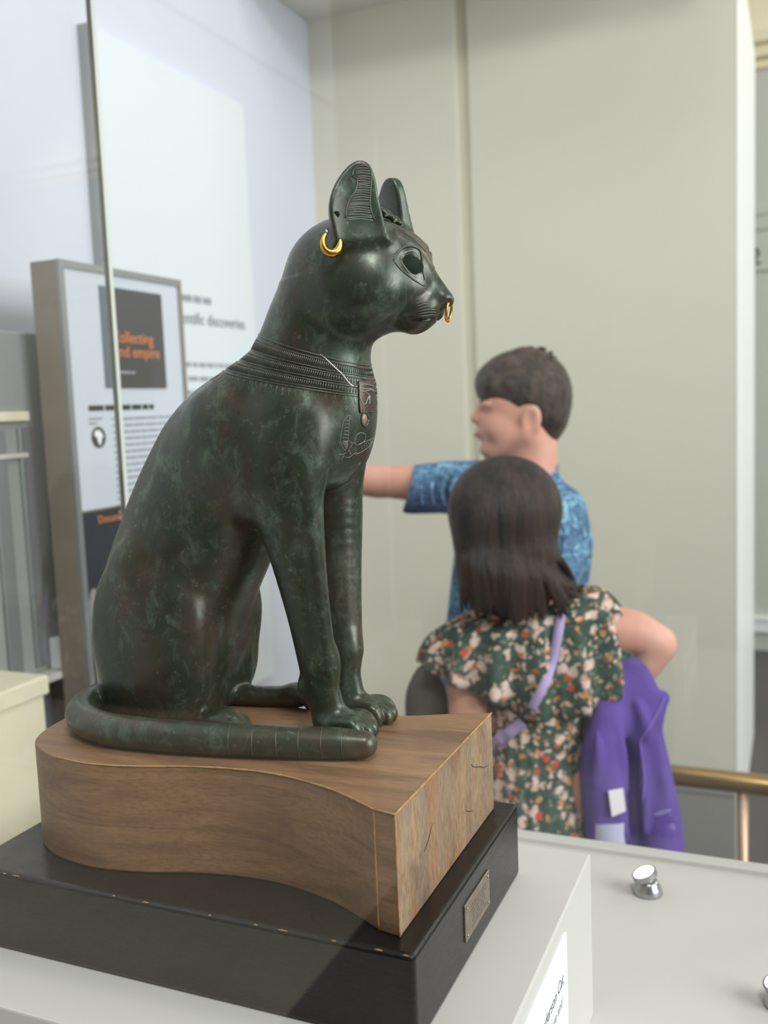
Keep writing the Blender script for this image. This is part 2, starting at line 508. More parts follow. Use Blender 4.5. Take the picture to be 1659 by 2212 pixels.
M = dict(
    bronze=bronze(),
    groove=plain('pale_patina_line', srgb(150, 152, 136), .45, .3, var=.25, scale=200),
    bead=plain('collar_bronze', srgb(92, 92, 82), .34, .5, var=.3, scale=260),
    hollow=plain('hollow_shade', srgb(36, 44, 36), .85, 0, .1, var=.4, scale=180),  # dark colour painted for the shade inside the eye sockets and ear piercing
    silver=plain('silver_inlay', srgb(200, 192, 180), .22, 1.0),
    copper=plain('red_copper_inlay', srgb(84, 70, 62), .36, .6, var=.2, scale=150),
    pinkdisc=plain('pink_copper_disc', srgb(158, 126, 112), .45, .5),
    gold=plain('gold', srgb(236, 178, 72), .24, 1.0, var=.12, scale=400, bump=.12),
    wood=wood('stained_wood', srgb(112, 82, 60), srgb(152, 114, 80), srgb(178, 138, 98)),
    endwood=end_wood(),
    edgewood=plain('worn_wood_edge', srgb(176, 134, 84), .5, var=.3, scale=160),
    crack=plain('wood_crack', srgb(44, 32, 24), .8),
    lacquer=black_lacquer(),
    brassplate=plain('aged_metal_plate', srgb(150, 136, 122), .34, .75, var=.18, scale=240, bump=.1),
    engrave=plain('engraved_letters', srgb(112, 100, 90), .5, .4),
    steel=plain('brushed_steel', srgb(178, 178, 176), .28, .9),
    darksteel=plain('dark_gasket', srgb(60, 62, 60), .5),
    dado=plain('grey_dado_paint', srgb(150, 147, 141), .6, var=.03, scale=4),
    white=plain('warm_white_paint', srgb(207, 203, 195), .5, var=.015, scale=6),
    card=plain('white_card', srgb(240, 244, 244), .6),
    ink=plain('black_ink', srgb(44, 46, 50), .7),
    greyink=plain('grey_ink', srgb(150, 154, 160), .7),
    orange=plain('orange_ink', srgb(226, 134, 74), .7),
    glass=glass_pane(),
    joint=plain('glass_edge', srgb(222, 225, 216), .3, spec=.6),
    board=plain('white_board', srgb(220, 226, 228), .6),
    wall=plain('cool_white_wall', srgb(210, 212, 222), .8, var=.012, scale=2),
    backwall=plain('greyed_cream_wall', srgb(216, 212, 193), .85, var=.012, scale=2),
    ceil=plain('cream_ceiling', srgb(222, 218, 206), .85),
    cornice=plain('cream_cornice', srgb(242, 230, 196), .8),
    jamb=plain('gloss_white_paint', srgb(250, 250, 246), .35),
    farwall=plain('grey_green_wall', srgb(200, 200, 188), .85),
    floor=plain('dark_grey_floor', srgb(64, 60, 58), .5, var=.08, scale=5),
    stone=plain('cream_stone', srgb(236, 226, 196), .6, var=.05, scale=4),
    greypanel=plain('grey_lacquer_panel', srgb(158, 158, 154), .4, var=.04, scale=3),
    taupe=plain('taupe_metal', srgb(150, 138, 122), .45, .2),
    greyframe=plain('grey_aluminium', srgb(150, 154, 154), .4, .5),
    screen=plain('pale_board', srgb(206, 212, 220), .5),
    cover=plain('charcoal_cover', srgb(72, 70, 68), .5, var=.06, scale=6),
    spine=plain('slate_spine', srgb(96, 108, 116), .5),
    photo=plain('dark_photograph', srgb(46, 50, 56), .5, var=.3, scale=14),
    sepia=plain('pale_figure_print', srgb(140, 132, 126), .6, var=.25, scale=30),
    brass=plain('polished_brass', srgb(168, 140, 88), .3, .85),
    copperpost=plain('copper_tone_post', srgb(190, 160, 132), .35, .6),
    skin=skin(),
    lip=plain('lips', srgb(196, 118, 108), .45),
    brow=plain('eyebrow_hair', srgb(96, 72, 56), .8),
    eye=plain('eye', srgb(60, 52, 48), .2),
    hair_boy=hair('short_brown_hair', srgb(40, 32, 27), srgb(104, 88, 74), (90, 160, 60)),
    hair_girl=hair('long_dark_hair', srgb(7, 5, 4), srgb(66, 44, 35), (120, 120, 2.5), .34),  # lighter streaks put the vertical sheen of the hair into the colour
    tee=tie_dye(), floral=floral(),
    lilac=plain('lilac_strap', srgb(182, 162, 206), .7),
    purple=plain('purple_fleece', srgb(98, 76, 150), .9, spec=.15, var=.12, scale=16),
    purpleedge=plain('purple_piping', srgb(140, 112, 200), .8),
    lining=plain('pale_grey_lining', srgb(172, 168, 190), .8),
    tagw=plain('white_care_label', srgb(226, 218, 220), .7),
    bagm=plain('olive_grey_bag', srgb(92, 86, 76), .85, var=.12, scale=40),
    trouser=plain('dark_cloth', srgb(58, 60, 70), .9),
    shoe=plain('shoe_rubber', srgb(70, 66, 66), .7),
    darkwall=plain('dark_taupe_wall', srgb(84, 78, 72), .8),
    sky_pane=emit('daylit_window_pane', (.80, .90, 1.0, 1), 1.0),
    greyink2=plain('mid_grey_ink', srgb(110, 114, 120), .7),
    greypanel2=plain('dark_grey_panel', srgb(112, 108, 110), .5),
    lamp=emit('lamp_diffuser', (1, 1, .98, 1), 1.5),
)
# ------------------------------------------------------------------ the room
def px_at_x(x, y, X):
    d = px_ray(x, y); return CAM+d*((X-CAM.x)/d.x)
def px_at_y(x, y, Y):
    d = px_ray(x, y); return CAM+d*((Y-CAM.y)/d.y)
WX = -1.31          # left wall
WY0, WY1 = 2.60, 2.62   # pier and main back wall, a shadow gap between them
CEIL = 2.367
def struct(name, mb, m, bevel=0.0, parent=None):
    o = mb.build(name, M[m], parent, bevel); 
    if parent is None: o['kind'] = 'structure'
    return o
struct('floor', MB().box(-.97, 5, -4, 7, -.05, 0), 'floor')
struct('floor_stone', MB().box(-7, -.97, -4, 7, -.05, 0), 'stone')
wall_left = struct('wall_left', MB().box(WX-.10, WX, -.6, WY1+.1, 0, 3.2), 'wall')
pe = px_at_y(985, 300, WY0).x
struct('wall_back_pier', MB().box(WX, pe, WY0, WY1+.12, 0, 3.2), 'backwall')
re_ = px_at_y(1590, 900, WY1).x
gp = px_at_y(1016, 300, WY1).x
struct('wall_back', MB().box(gp, re_, WY1, WY1+.12, 0, 3.2).box(pe, gp, WY1+.012, WY1+.12, 0, 3.2), 'backwall')
struct('ceiling', MB().box(WX, re_, 2.15, WY1, CEIL, CEIL+.12), 'ceil', .004)
zd = px_at_y(1520, 1695, WY1).z
struct('baseboard_back', MB().box(gp, re_, WY1-.012, WY1, 0, zd-.02).box(gp, re_, WY1-.016, WY1, zd-.02, zd), 'dado', .003)
# return of the opening on the right, its far edge rising into a sloping head
a = px_at_x(1627, 110, re_); b = px_at_x(1611, 0, re_)
yy = px_at_x(1627, 900, re_).y
pts = [(WY1-.001, 0), (yy, 0), (yy, a.z), (b.y, b.z), (b.y-.25, b.z+.35), (WY1-.001, b.z+.45)]
mb = MB(); n = len(pts)
mb.add([(re_+.004, y, z) for y, z in pts]+[(re_+.0005, y, z) for y, z in pts], [tuple(range(n)), tuple(range(2*n-1, n-1, -1))]+[(i, n+i, n+(i+1) % n, (i+1) % n) for i in range(n)])
struct('trim_1', mb, 'jamb')
# room beyond the opening
FY = 4.9
zc = [px_at_y(1645, y, FY).z for y in (78, 105, 150, 450, 510, 1330, 1365)]
struct('wall_far', MB().box(-1.2, 4, FY, FY+.1, 0, zc[0]+.02), 'farwall')
struct('trim_2', MB().box(-1.2, 4, FY-.10, FY, zc[1], zc[0]).box(-1.2, 4, FY-.06, FY, zc[2]+.04, zc[1]).box(-1.2, 4, FY-.02, FY, zc[2], zc[2]+.04), 'cornice', .006)
struct('trim_3', MB().box(-1.2, 4, FY-.012, FY, zc[4]+.03, zc[3]-.03).box(-1.2, 4, FY-.02, FY, zc[3]-.03, zc[3]), 'farwall')
struct('baseboard_far', MB().box(-1.2, 4, FY-.02, FY, zc[6], zc[5]-.02).box(-1.2, 4, FY-.03, FY, zc[5]-.02, zc[5]), 'jamb', .004)
struct('far_ceiling_standin', MB().box(-1.2, 4, FY-.02, FY+.1, zc[0]+.02, 4.2), 'cornice')  # upright stand-in for the cream ceiling, which caught too little light
num = px_at_y(1640, 560, FY-.03)
sign = empty('room_number_sign', (num.x+.06, FY-.03, num.z))
tag(sign, 'small pale sign with the number 2 on the far grey wall', 'sign')
MB().box(num.x-.06, num.x+.30, FY-.014, FY, num.z-.05, num.z+.10).build('board', M['farwall'], sign, .002)
text_mesh_later = [('2', .11, 'ink', sign, (num.x-.045, FY-.016, num.z-.02))]

# wall behind the camera: it is what the glass and the bronze mirror
struct('wall_front', MB().box(-6, 5, -3.1, -3.0, 0, 4), 'darkwall')

# text board on the left wall
PX = WX+.022
p0 = px_at_x(205, 62, PX); p1 = px_at_x(525, 226, PX)
board = empty('wall_text_board', (PX, (p0.y+p1.y)/2, .55))
tag(board, 'tall white text board on the left wall reading scientific discoveries', 'sign')
zt = (p0.z+p1.z)/2
BY0, BY1 = p0.y-.01, p1.y
MB().box(WX, PX, BY0, BY1, .55, zt).build('panel', M['board'], board, .001)
MB().box(WX, PX+.002, BY0-.018, BY0, .55, zt+.002).build('side_edge', M['greyframe'], board)
def bars(b, X, y0, y1, z, h, rng, gap=.006):
    y = y0
    while y < y1:
        w = rng.uniform(.012, .04); b.box(X-.0003, X+.0004, y, min(y+w, y1), z-h/2, z+h/2); y += w+gap
rng = random.Random(5)
e = px_at_x(530, 712, PX+.001)
TEXTS = [('scientific discoveries', .038, 'greyink2', board, (PX+.0006, e.y, e.z), 'RIGHT')]
s0 = px_at_x(456, 652, PX); s1 = px_at_x(385, 640, PX)
b_ = MB(); bars(b_, PX, s1.y-.1, s0.y, s0.z, .016, rng); b_.build('small_heading', M['greyink'], board)['kind'] = 'stuff'
b_ = MB()
q0 = px_at_x(470, 790, PX); q1 = px_at_x(390, 845, PX)
for i in range(11):
    bars(b_, PX, BY0+.07, BY1-.03-rng.uniform(0, .05), q0.z-i*.0325, .011, rng)
b_.build('paragraph_lines', M['greyink'], board)['kind'] = 'stuff'

# freestanding totem with the book poster
SX = -1.108
sp = lambda x, y: px_at_x(x, y, SX)
t0 = sp(140, 565); t1 = sp(381, 615); tb = sp(178, 1105); ts = sp(90, 565)
TY0, TY1, TZ = sp(152, 900).y, t1.y+.004, (t0.z+t1.z)/2
totem = empty('information_totem', (SX-.03, (TY0+TY1)/2, 0))
tag(totem, 'freestanding information panel with a taupe side and a book cover poster', 'sign')
MB().box(SX-.058, SX-.004, TY0-.004, TY1+.008, 0, TZ+.006).build('body', M['taupe'], totem, .002)
zb = tb.z
MB().box(SX-.004, SX+.003, TY0-.004, TY0+.008, .02, TZ+.006).build('frame_edge', M['greyframe'], totem)
MB().box(SX-.004, SX+.003, TY1-.002, TY1+.008, .02, TZ+.006).build('frame_edge', M['taupe'], totem)
MB().box(SX-.004, SX+.003, TY0+.008, TY1-.002, TZ-.006, TZ+.006).build('frame_edge', M['greyframe'], totem)
up = MB().box(SX-.004, SX-.001, TY0+.008, TY1-.002, zb, TZ-.006).build('poster', M['screen'], totem)
c0, c1 = sp(236, 625), sp(361, 838)
bk0 = sp(213, 614)
MB().box(SX-.001, SX+.0015, bk0.y, c0.y, c1.z, c0.z+.004).build('book_spine', M['spine'], up)
cov = MB().box(SX-.001, SX+.003, c0.y, c1.y-.004, c1.z, c0.z+.004).build('book_cover', M['cover'], up, .0005)
l1 = sp(328, 745); l2 = sp(342, 775); l0 = sp(246, 740)
TEXTS += [('Collecting', .0285, 'orange', cov, (SX+.0034, l1.y, l1.z), 'RIGHT'), ('and empire', .0285, 'orange', cov, (SX+.0034, l2.y, l2.z), 'RIGHT')]
b_ = MB(); q = sp(250, 804); bars(b_, SX+.0032, q.y, q.y+.05, q.z, .005, rng, .002); b_.build('author_line', M['greyink'], cov)['kind'] = 'stuff'
q = sp(192, 882); q2 = sp(333, 884)
b_ = MB(); bars(b_, SX-.0008, q.y, q2.y, q.z, .0095, rng, .004); b_.build('heading', M['ink'], up)['kind'] = 'stuff'
g = sp(214, 945)
gl = MB().lathe([(.0185, 0), (.0185, .0006), (.0180, .0008)], (SX-.0012, g.y, g.z), 28, (1, 0, 0)).build('globe_emblem', M['ink'], up)
af = [(-.006, .013), (.004, .012), (.009, .006), (.012, .002), (.007, -.003), (.005, -.011), (.001, -.014), (-.003, -.006), (-.004, .000), (-.010, .003), (-.011, .008)]
MB().add([(SX-.0002, g.y+y, g.z+z) for y, z in af]+[(SX-.0006, g.y+y, g.z+z) for y, z in af],
         [tuple(range(11)), tuple(range(21, 10, -1))]+[(i, 11+i, 11+(i+1) % 11, (i+1) % 11) for i in range(11)]).build('globe_continent', M['card'], gl)
b_ = MB()
q = sp(243, 905)
for i in range(16):
    bars(b_, SX-.0008, q.y, TY1-.03-rng.uniform(0, .015), q.z-i*.0118, .0042, rng, .003)
b_.build('paragraph_lines', M['greyink'], up)['kind'] = 'stuff'
b_ = MB(); q = sp(192, 905); bars(b_, SX-.0008, q.y, q.y+.035, q.z, .004, rng, .002); bars(b_, SX-.0008, q.y, q.y+.02, q.z-.008, .004, rng, .002); b_.build('small_note', M['greyink'], up)['kind'] = 'stuff'
low = MB().box(SX-.004, SX-.001, TY0+.008, TY1-.002, .30, zb-.004).build('dark_poster', M['photo'], totem)
q = sp(213, 1131); TEXTS += [('Documents', .019, 'orange', low, (SX-.0008, q.y, q.z), 'LEFT')]
# pale printed figure on the dark poster
f0 = sp(205, 1290)
MB().lathe([(.010, 0), (.022, .02), (.024, .05), (.016, .085), (.008, .10), (.009, .115), (.004, .125)], (SX-.014, f0.y, f0.z-.075), 16).build('printed_figure', M['sepia'], low, smooth=True)

# grey wall case and things left of the totem
gx = -1.20
gt = px_at_x(60, 718, gx); gl_ = px_at_x(120, 1440, gx)
cab = empty('grey_wall_cabinet', (WX+.05, 1.0, 0))
tag(cab, 'grey wall cabinet with pale vertical bars left of the information panel', 'cabinet')
CZ = gt.z
MB().box(WX+.001, gx, .55, TY0+.20, gl_.z, CZ).build('cabinet_body', M['greypanel'], cab, .004)
for px, w, mm in ((12, .030, 'greyframe'), (62, .012, 'greyframe'), (78, .02, 'greypanel2')):
    q = px_at_x(px, 1150, gx+.004)
    MB().box(gx, gx+.006, q.y-w/2, q.y+w/2, gl_.z+.01, CZ-.16).build('vertical_bar', M[mm], cab, .002)
q = px_at_x(30, 900, gx+.004)
MB().box(gx, gx+.010, .55, q.y+.03, q.z-.008, q.z+.008).build('shelf_edge', M['stone'], cab, .002)
q = px_at_x(30, 985, gx+.004)
MB().box(gx, gx+.008, .55, q.y+.03, q.z-.004, q.z+.004).build('shelf_edge', M['white'], cab, .001)
MB().box(WX+.001, gx+.035, .55, TY0+.20, gl_.z-.012, gl_.z).build('ledge', M['white'], cab, .002)
MB().box(WX+.001, gx-.01, .55, TY0+.20, .02, gl_.z-.012).build('lower_panel', M['greypanel2'], cab, .003)
k = px_at_x(122, 1400, gx+.02)
wb = MB().box(gx+.002, gx+.030, k.y, k.y+.10, gl_.z, gl_.z+.055).build('white_box', M['card'], None, .003)
tag(wb, 'small white box on the ledge of the grey cabinet beside the cat back', 'box')
q = px_at_x(108, 1650, -1.04)
bl = empty('cream_floor_standin', (-1.09, q.y-.3, 0))  # block stands in for a cream area read as pale floor
tag(bl, 'cream block at the left edge beyond the glass case, standing in for pale floor', 'plinth')
zq = px_at_x(40, 1478, -1.04).z
MB().box(-1.165, -1.04, q.y-.5, q.y, 0, zq-.03).build('block', M['stone'], bl, .004)
MB().box(-1.168, -1.034, q.y-.5, q.y+.006, zq-.03, zq).build('cap', M['stone'], bl, .004)

# brass barrier rail in front of the back wall
RY = 2.02
r0 = px_at_y(1456, 1677, RY); r1 = px_at_y(1659, 1694, RY)
rail = empty('brass_barrier_rail', (-.10, RY, 0))
tag(rail, 'brass barrier rail on slim posts in front of the pale wall', 'rail')
zr = (r0.z+r1.z)/2
MB().tube([(-1.15, RY, zr), (.9, RY, zr)], .0215, 20).build('handrail', M['brass'], rail, smooth=True)
px_ = px_at_y(1604, 1800, RY).x
for X in (px_-.95, px_, px_+.85):
    MB().lathe([(.045, 0), (.045, .008), (.016, .014), (.0115, .03), (.0115, zr-.018)], (X, RY, 0), 18).build('post', M['copperpost'], rail, smooth=True)
# ------------------------------------------------------------------ stepped mounts inside the case
def at_x(x, y, X):
    d = px_ray(x, y); return CAM+d*((X-CAM.x)/d.x)
def at_y(x, y, Y):
    d = px_ray(x, y); return CAM+d*((Y-CAM.y)/d.y)
def at_z(x, y, Z):
    d = px_ray(x, y); return CAM+d*((Z-CAM.z)/d.z)

def text_mesh(name, s, size, m, parent, origin, xdir, updir, align='LEFT', extrude=.0002, shear=0.0, bold=0.0):
    cu = bpy.data.curves.new(name, 'FONT'); cu.body = s; cu.size = size; cu.align_x = align; cu.extrude = extrude; cu.shear = shear; cu.offset = bold
    cu.resolution_u = 3
    tmp = bpy.data.objects.new(name, cu); COL.objects.link(tmp)
    dg = bpy.context.evaluated_depsgraph_get()
    me = bpy.data.meshes.new_from_object(tmp.evaluated_get(dg))
    bpy.data.objects.remove(tmp, do_unlink=True); bpy.data.curves.remove(cu)
    x = Vector(xdir).normalized(); u = Vector(updir).normalized(); n = x.cross(u)
    me.transform(Matrix(((x.x, u.x, n.x, origin[0]), (x.y, u.y, n.y, origin[1]), (x.z, u.z, n.z, origin[2]), (0, 0, 0, 1))))
    me.materials.clear()
    return link_mesh(name, me, M[m], parent)

def wooden_block():
    near = [(-.2380, .5135), (-.2604, .5256), (-.2859, .5365), (-.3258, .5454), (-.3624, .5444), (-.3965, .5377), (-.4290, .5278), (-.4654, .5218),
            (-.4980, .5250), (-.5245, .5358), (-.5420, .5510), (-.5525, .5760), (-.5560, .6110)]
    full = near+[(x, 2*.611-y) for x, y in near[-2::-1]]
    P = [(-.2224, .7114)]+[(-.2222, .5106)]+[tuple(p) for p in catmull(full, 4)]
    P = P[::-1]
    if sum((a[0]*b[1]-b[0]*a[1]) for a, b in zip(P, P[1:]+P[:1])) < 0: P = P[::-1]
    root = empty('wooden_block', (-.39, .611, .9255))
    tag(root, 'brown wooden block with waisted curved sides under the bronze cat', 'plinth')
    o = MB().prism(P, .9255, 1.0050).build('block', M['wood'], root, .0012, 2)
    o.data.materials.append(M['endwood'])
    for p in o.data.polygons:
        if p.normal.x > .9: p.material_index = 1
    # worn arris along the top and the front corners
    def inset(x, y): return (x, y)
    top = [(x, y, 1.0046) for x, y in P]
    i0 = min(range(len(P)), key=lambda i: (P[i][0]-(-.2222))**2+(P[i][1]-.5106)**2)
    edge = [(x*1.0, y, 1.0047) for x, y in catmull([(-.2380, .5135), (-.2604, .5256), (-.2859, .5365), (-.3258, .5454), (-.3624, .5444), (-.3965, .5377), (-.4290, .5278), (-.4654, .5218), (-.4980, .5250)], 4)]
    def arris(pts):
        b = MB()
        b.tube(pts, [.0009*random.uniform(.55, 1.0) for _ in pts], 6)
        return b.build('worn_edge', M['edgewood'], root, smooth=True)
    arris([(-.2380+(-.2222+.2380)*t, .5135+(.5106-.5135)*t, 1.0046) for t in np.linspace(0, 1, 5)])
    arris(edge)
    arris([(-.2226, .5108+(.7112-.5108)*t, 1.0046) for t in np.linspace(0, 1, 30)])
    arris([(-.2227, .5110, 1.0045+(.926-1.0045)*t) for t in np.linspace(0, 1, 16)])
    arris([(-.2380, .5138, 1.0045+(.926-1.0045)*t) for t in np.linspace(0, 1, 16)])
    def crack(pts):
        b = MB(); b.tube([at_x(x, y, -.2221) for x, y in pts], [.0001]+[.00032]*(len(pts)-2)+[.0001], 5)
        return b.build('crack', M['crack'], root)
    crack([(1017, 1650), (1022, 1656), (1030, 1657), (1037, 1656), (1045, 1658), (1056, 1653)])
    crack([(934, 1777), (929, 1800), (923, 1822), (916, 1840)])
    crack([(1005, 1751), (1013, 1753), (1022, 1751)])
    return root
wooden_block()

def lacquer_plinth():
    root = empty('lacquered_plinth', (-.387, .611, .8655))
    tag(root, 'low black lacquered plinth with a small metal plate below the wooden block', 'plinth')
    MB().box(-.567, -.2072, .4945, .7270, .8655, .9255).build('base', M['lacquer'], root, .0035, 3)
    rc = random.Random(8)
    for x in [-.5285, -.52, -.43, -.405, -.352, -.318, -.30, -.262, -.233, -.215]:
        w = rc.uniform(.002, .007)
        MB().tube([(x, .4953, .9246), (x+w*.5, .4951, .9249), (x+w, .4953, .9247)], [.0002, .0005, .0002], 6).build('edge_chip', M['edgewood'], root, smooth=True)
    a = at_x(1001.8, 1956, -.2070); b = at_x(1053.7, 1878, -.2070); c = at_x(1005.4, 2035.6, -.2070)
    y0, y1, z1, z0 = a.y, b.y, (a.z+b.z)/2, c.z
    pl = MB().box(-.2074, -.2060, y0, y1, z0, z1).build('name_plate', M['brassplate'], root, .0003, 1)
    pl['label'] = 'aged metal plate with engraved lines'
    for yy in (y0+.004, y1-.004):
        for zz in (z0+.0035, z1-.0035):
            MB().lathe([(.0011, 0), (.0010, .0006), (.0004, .0009)], (-.2060, yy, zz), 10, (1, 0, 0)).build('screw', M['steel'], pl, smooth=True)
    b = MB()
    rng = random.Random(3)
    rows = 6
    for r in range(rows):
        z = z1-.0065-(z1-z0-.012)*r/(rows-1)
        y = y0+.010+rng.uniform(0, .006)
        while y < y1-.012:
            w = rng.uniform(.003, .009); b.box(-.2061, -.20595, y, min(y+w, y1-.008), z-.0008, z+.0008); y += w+.0016
    o = b.build('engraved_text', M['engrave'], pl); o['kind'] = 'stuff'
lacquer_plinth()

def white_mount():
    root = empty('white_mounting_block', (-.387, .61, .7197))
    tag(root, 'large white painted block carrying the black plinth, with a caption on its side', 'plinth')
    MB().box(-.6150, -.1594, .4405, .7793, .7197, .8655).build('mount', M['white'], root, .0015, 2)
    c0 = at_x(1220, 2015, -.1590); c1 = at_x(1133, 2212, -.1590)
    zt = (c0.z+c1.z)/2
    lab = MB().box(-.1594, -.1575, c0.y-.20, c0.y, zt-.075, zt).build('caption_card', M['card'], root, .0002, 1)
    lab['label'] = 'white caption card with printed text'
    # printed lines; the right-hand ends are what the photograph shows
    e0 = at_x(1217, 2115, -.1574); e1 = at_x(1215, 2160, -.1574)
    text_mesh('caption_text', 'Gayer-Anderson Cat', .0125, 'greyink2', lab, (-.1574, e0.y, e0.z-.003), (0, 1, 0), (0, 0, 1), 'RIGHT', .0001, .15)
    text_mesh('caption_text', 'plaque and', .0110, 'greyink', lab, (-.1574, e1.y, e1.z-.004), (0, 1, 0), (0, 0, 1), 'RIGHT', .0001, .15)
white_mount()

# ------------------------------------------------------------------ glass case
CX0, CX1, CY0, CY1, CZ0, CZ1 = -.865, .092, .135, 1.083, .7197, 1.850
def glass_case():
    root = empty('glass_display_case', ((CX0+CX1)/2, (CY0+CY1)/2, 0))
    tag(root, 'tall glass display case on a white pedestal around the cat statue', 'display case')
    MB().box(CX0-.03, CX1+.03, CY0-.03, CY1+.03, .02, CZ0).build('pedestal', M['white'], root, .002, 2)
    g = .008
    for nm, bx in (('rim', (CX0-.012, CX1+.012, CY1-.003, CY1+.013, CZ0-.001, CZ0+.006)), ('rim', (CX0-.012, CX1+.012, CY0-.013, CY0+.003, CZ0-.001, CZ0+.006)),
                   ('rim', (CX0-.013, CX0+.003, CY0+.003, CY1-.003, CZ0-.001, CZ0+.006)), ('rim', (CX1-.003, CX1+.013, CY0+.003, CY1-.003, CZ0-.001, CZ0+.006))):
        MB().box(*bx).build(nm, M['white'], root, .001, 1)
    zb = CZ0+.006
    MB().box(CX0, CX1, CY1, CY1+g, zb, CZ1).build('glass_pane', M['glass'], root)
    MB().box(CX0, CX1, CY0-g, CY0, zb, CZ1).build('glass_pane', M['glass'], root)
    MB().box(CX0-g, CX0, CY0, CY1, zb, CZ1).build('glass_pane', M['glass'], root)
    MB().box(CX1, CX1+g, CY0, CY1, zb, CZ1).build('glass_pane', M['glass'], root)
    MB().box(CX0-g, CX1+g, CY0-g, CY1+g, CZ1, CZ1+g).build('glass_pane', M['glass'], root)
    # polished joints at the corners and along the top
    for x in (CX0-g, CX1):
        for y in (CY0-g, CY1):
            MB().box(x, x+g, y, y+g, zb, CZ1).build('corner_joint', M['joint'], root)
    for y in (CY0-g, CY1):
        MB().box(CX0-g, CX1+g, y-.001, y+g+.001, CZ1+g, CZ1+g+.004).build('top_joint', M['darksteel'], root)
    for x in (CX0-g, CX1):
        MB().box(x-.001, x+g+.001, CY0, CY1, CZ1+g, CZ1+g+.004).build('top_joint', M['darksteel'], root)
glass_case()

def case_lamp(x, y, label, yaw):
    root = empty('case_spotlight', (x, y, CZ0))
    tag(root, label, 'lamp', 'small steel lamps in the case')
    c = Vector((x, y, CZ0))
    MB().lathe([(.0155, 0), (.0160, .002), (.0145, .007), (.0115, .0125), (.0105, .0145)], c, 28).build('base', M['steel'], root, smooth=True)
    ax = Vector((math.cos(yaw)*.42, math.sin(yaw)*.42, 1)).normalized()
    p = c+Vector((0, 0, .0135))
    MB().lathe([(.0088, 0), (.0092, .004)], p, 24, ax).build('neck', M['darksteel'], root, smooth=True)
    h = p+ax*.0030
    hd = MB().lathe([(.0115, 0), (.0132, .0018), (.0134, .0072), (.0129, .0076)], h, 28, ax).build('head', M['steel'], root)
    MB().lathe([(.0116, .0076), (.0110, .0080), (.0004, .0082)], h, 28, ax).build('diffuser', M['lamp'], hd, smooth=True)
k = at_z(1399, 1928, CZ0)
case_lamp(k.x, k.y, 'small steel lamp with a lit white lens on the tray behind the white block', math.radians(200))
k2 = at_z(1690, 2172, CZ0)
case_lamp(k2.x, k2.y, 'small steel lamp cut off by the right edge of the picture', math.radians(200))
for s_, size, m_, par, org, al in TEXTS:
    text_mesh('lettering', s_, size, m_, par, org, (0, 1, 0), (0, 0, 1), al, .0004, 0, size*.002)
for s_, size, m_, par, org in text_mesh_later:
    text_mesh('lettering', s_, size, m_, par, org, (1, 0, 0), (0, 0, 1), 'LEFT', .001)
# ------------------------------------------------------------------ the bronze cat
CO = np.array([-.385, .645, 1.005])       # statue origin: cat faces +X, its left side (y>0 here) is towards the camera
def cw(p): return (CO[0]+p[0], CO[1]-p[1], CO[2]+p[2])

def poly_ear(vol, side):
    # ear leaf: outline in its own plane (w across, u up), cupped towards the open face
    a = math.radians(34)
    n = np.array([math.sin(a), side*math.cos(a), 0.06]); n /= np.linalg.norm(n)
    up = np.array([.29, side*.48, 1.0]); up -= n*(up@n); up /= np.linalg.norm(up)
    w = np.cross(up, n) * side
    if w[0] < 0: w = -w
    c = np.array([.1095, side*.0335, .3790])
    out = catmull([(-.0180, -.022), (-.0205, .000), (-.0165, .0150), (-.0075, .0275), (.0015, .0335), (.0090, .0315), (.0130, .0220), (.0145, .0060), (.0180, -.022)], 4)
    P = np.array(out)
    def fn(X, Y, Z):
        x, y, z = X-c[0], Y-c[1], Z-c[2]
        W = x*w[0]+y*w[1]+z*w[2]; U = x*up[0]+y*up[1]+z*up[2]; N = x*n[0]+y*n[1]+z*n[2]
        N = N - 9.0*(W+.003)**2 + 0.003
        d = np.full(np.broadcast(W, U).shape, 1e9, np.float32); sg = np.ones_like(d)
        m = len(P)
        for i in range(m):
            A = P[i]; B = P[i-1]
            ex, ey = B[0]-A[0], B[1]-A[1]
            wx, wy = W-A[0], U-A[1]
            t = np.clip((wx*ex+wy*ey)/(ex*ex+ey*ey+1e-12), 0, 1)
            d = np.minimum(d, (wx-ex*t)**2+(wy-ey*t)**2)
            c1 = U >= A[1]; c2 = U < B[1]; c3 = ex*wy > ey*wx
            f = (c1 & c2 & c3) | (~c1 & ~c2 & ~c3)
            sg = np.where(f, -sg, sg)
        d2 = sg*np.sqrt(d)
        th = .0018 + .0020*np.clip((.02-U)/.04, 0, 1)
        q0 = d2+.0022; q1 = np.abs(N)-th
        return np.minimum(np.maximum(q0, q1), 0)+np.sqrt(np.maximum(q0, 0)**2+np.maximum(q1, 0)**2)-.0022
    r = .045
    vol.put(fn, c-r, c+r, .010)
    return c, n, up, w

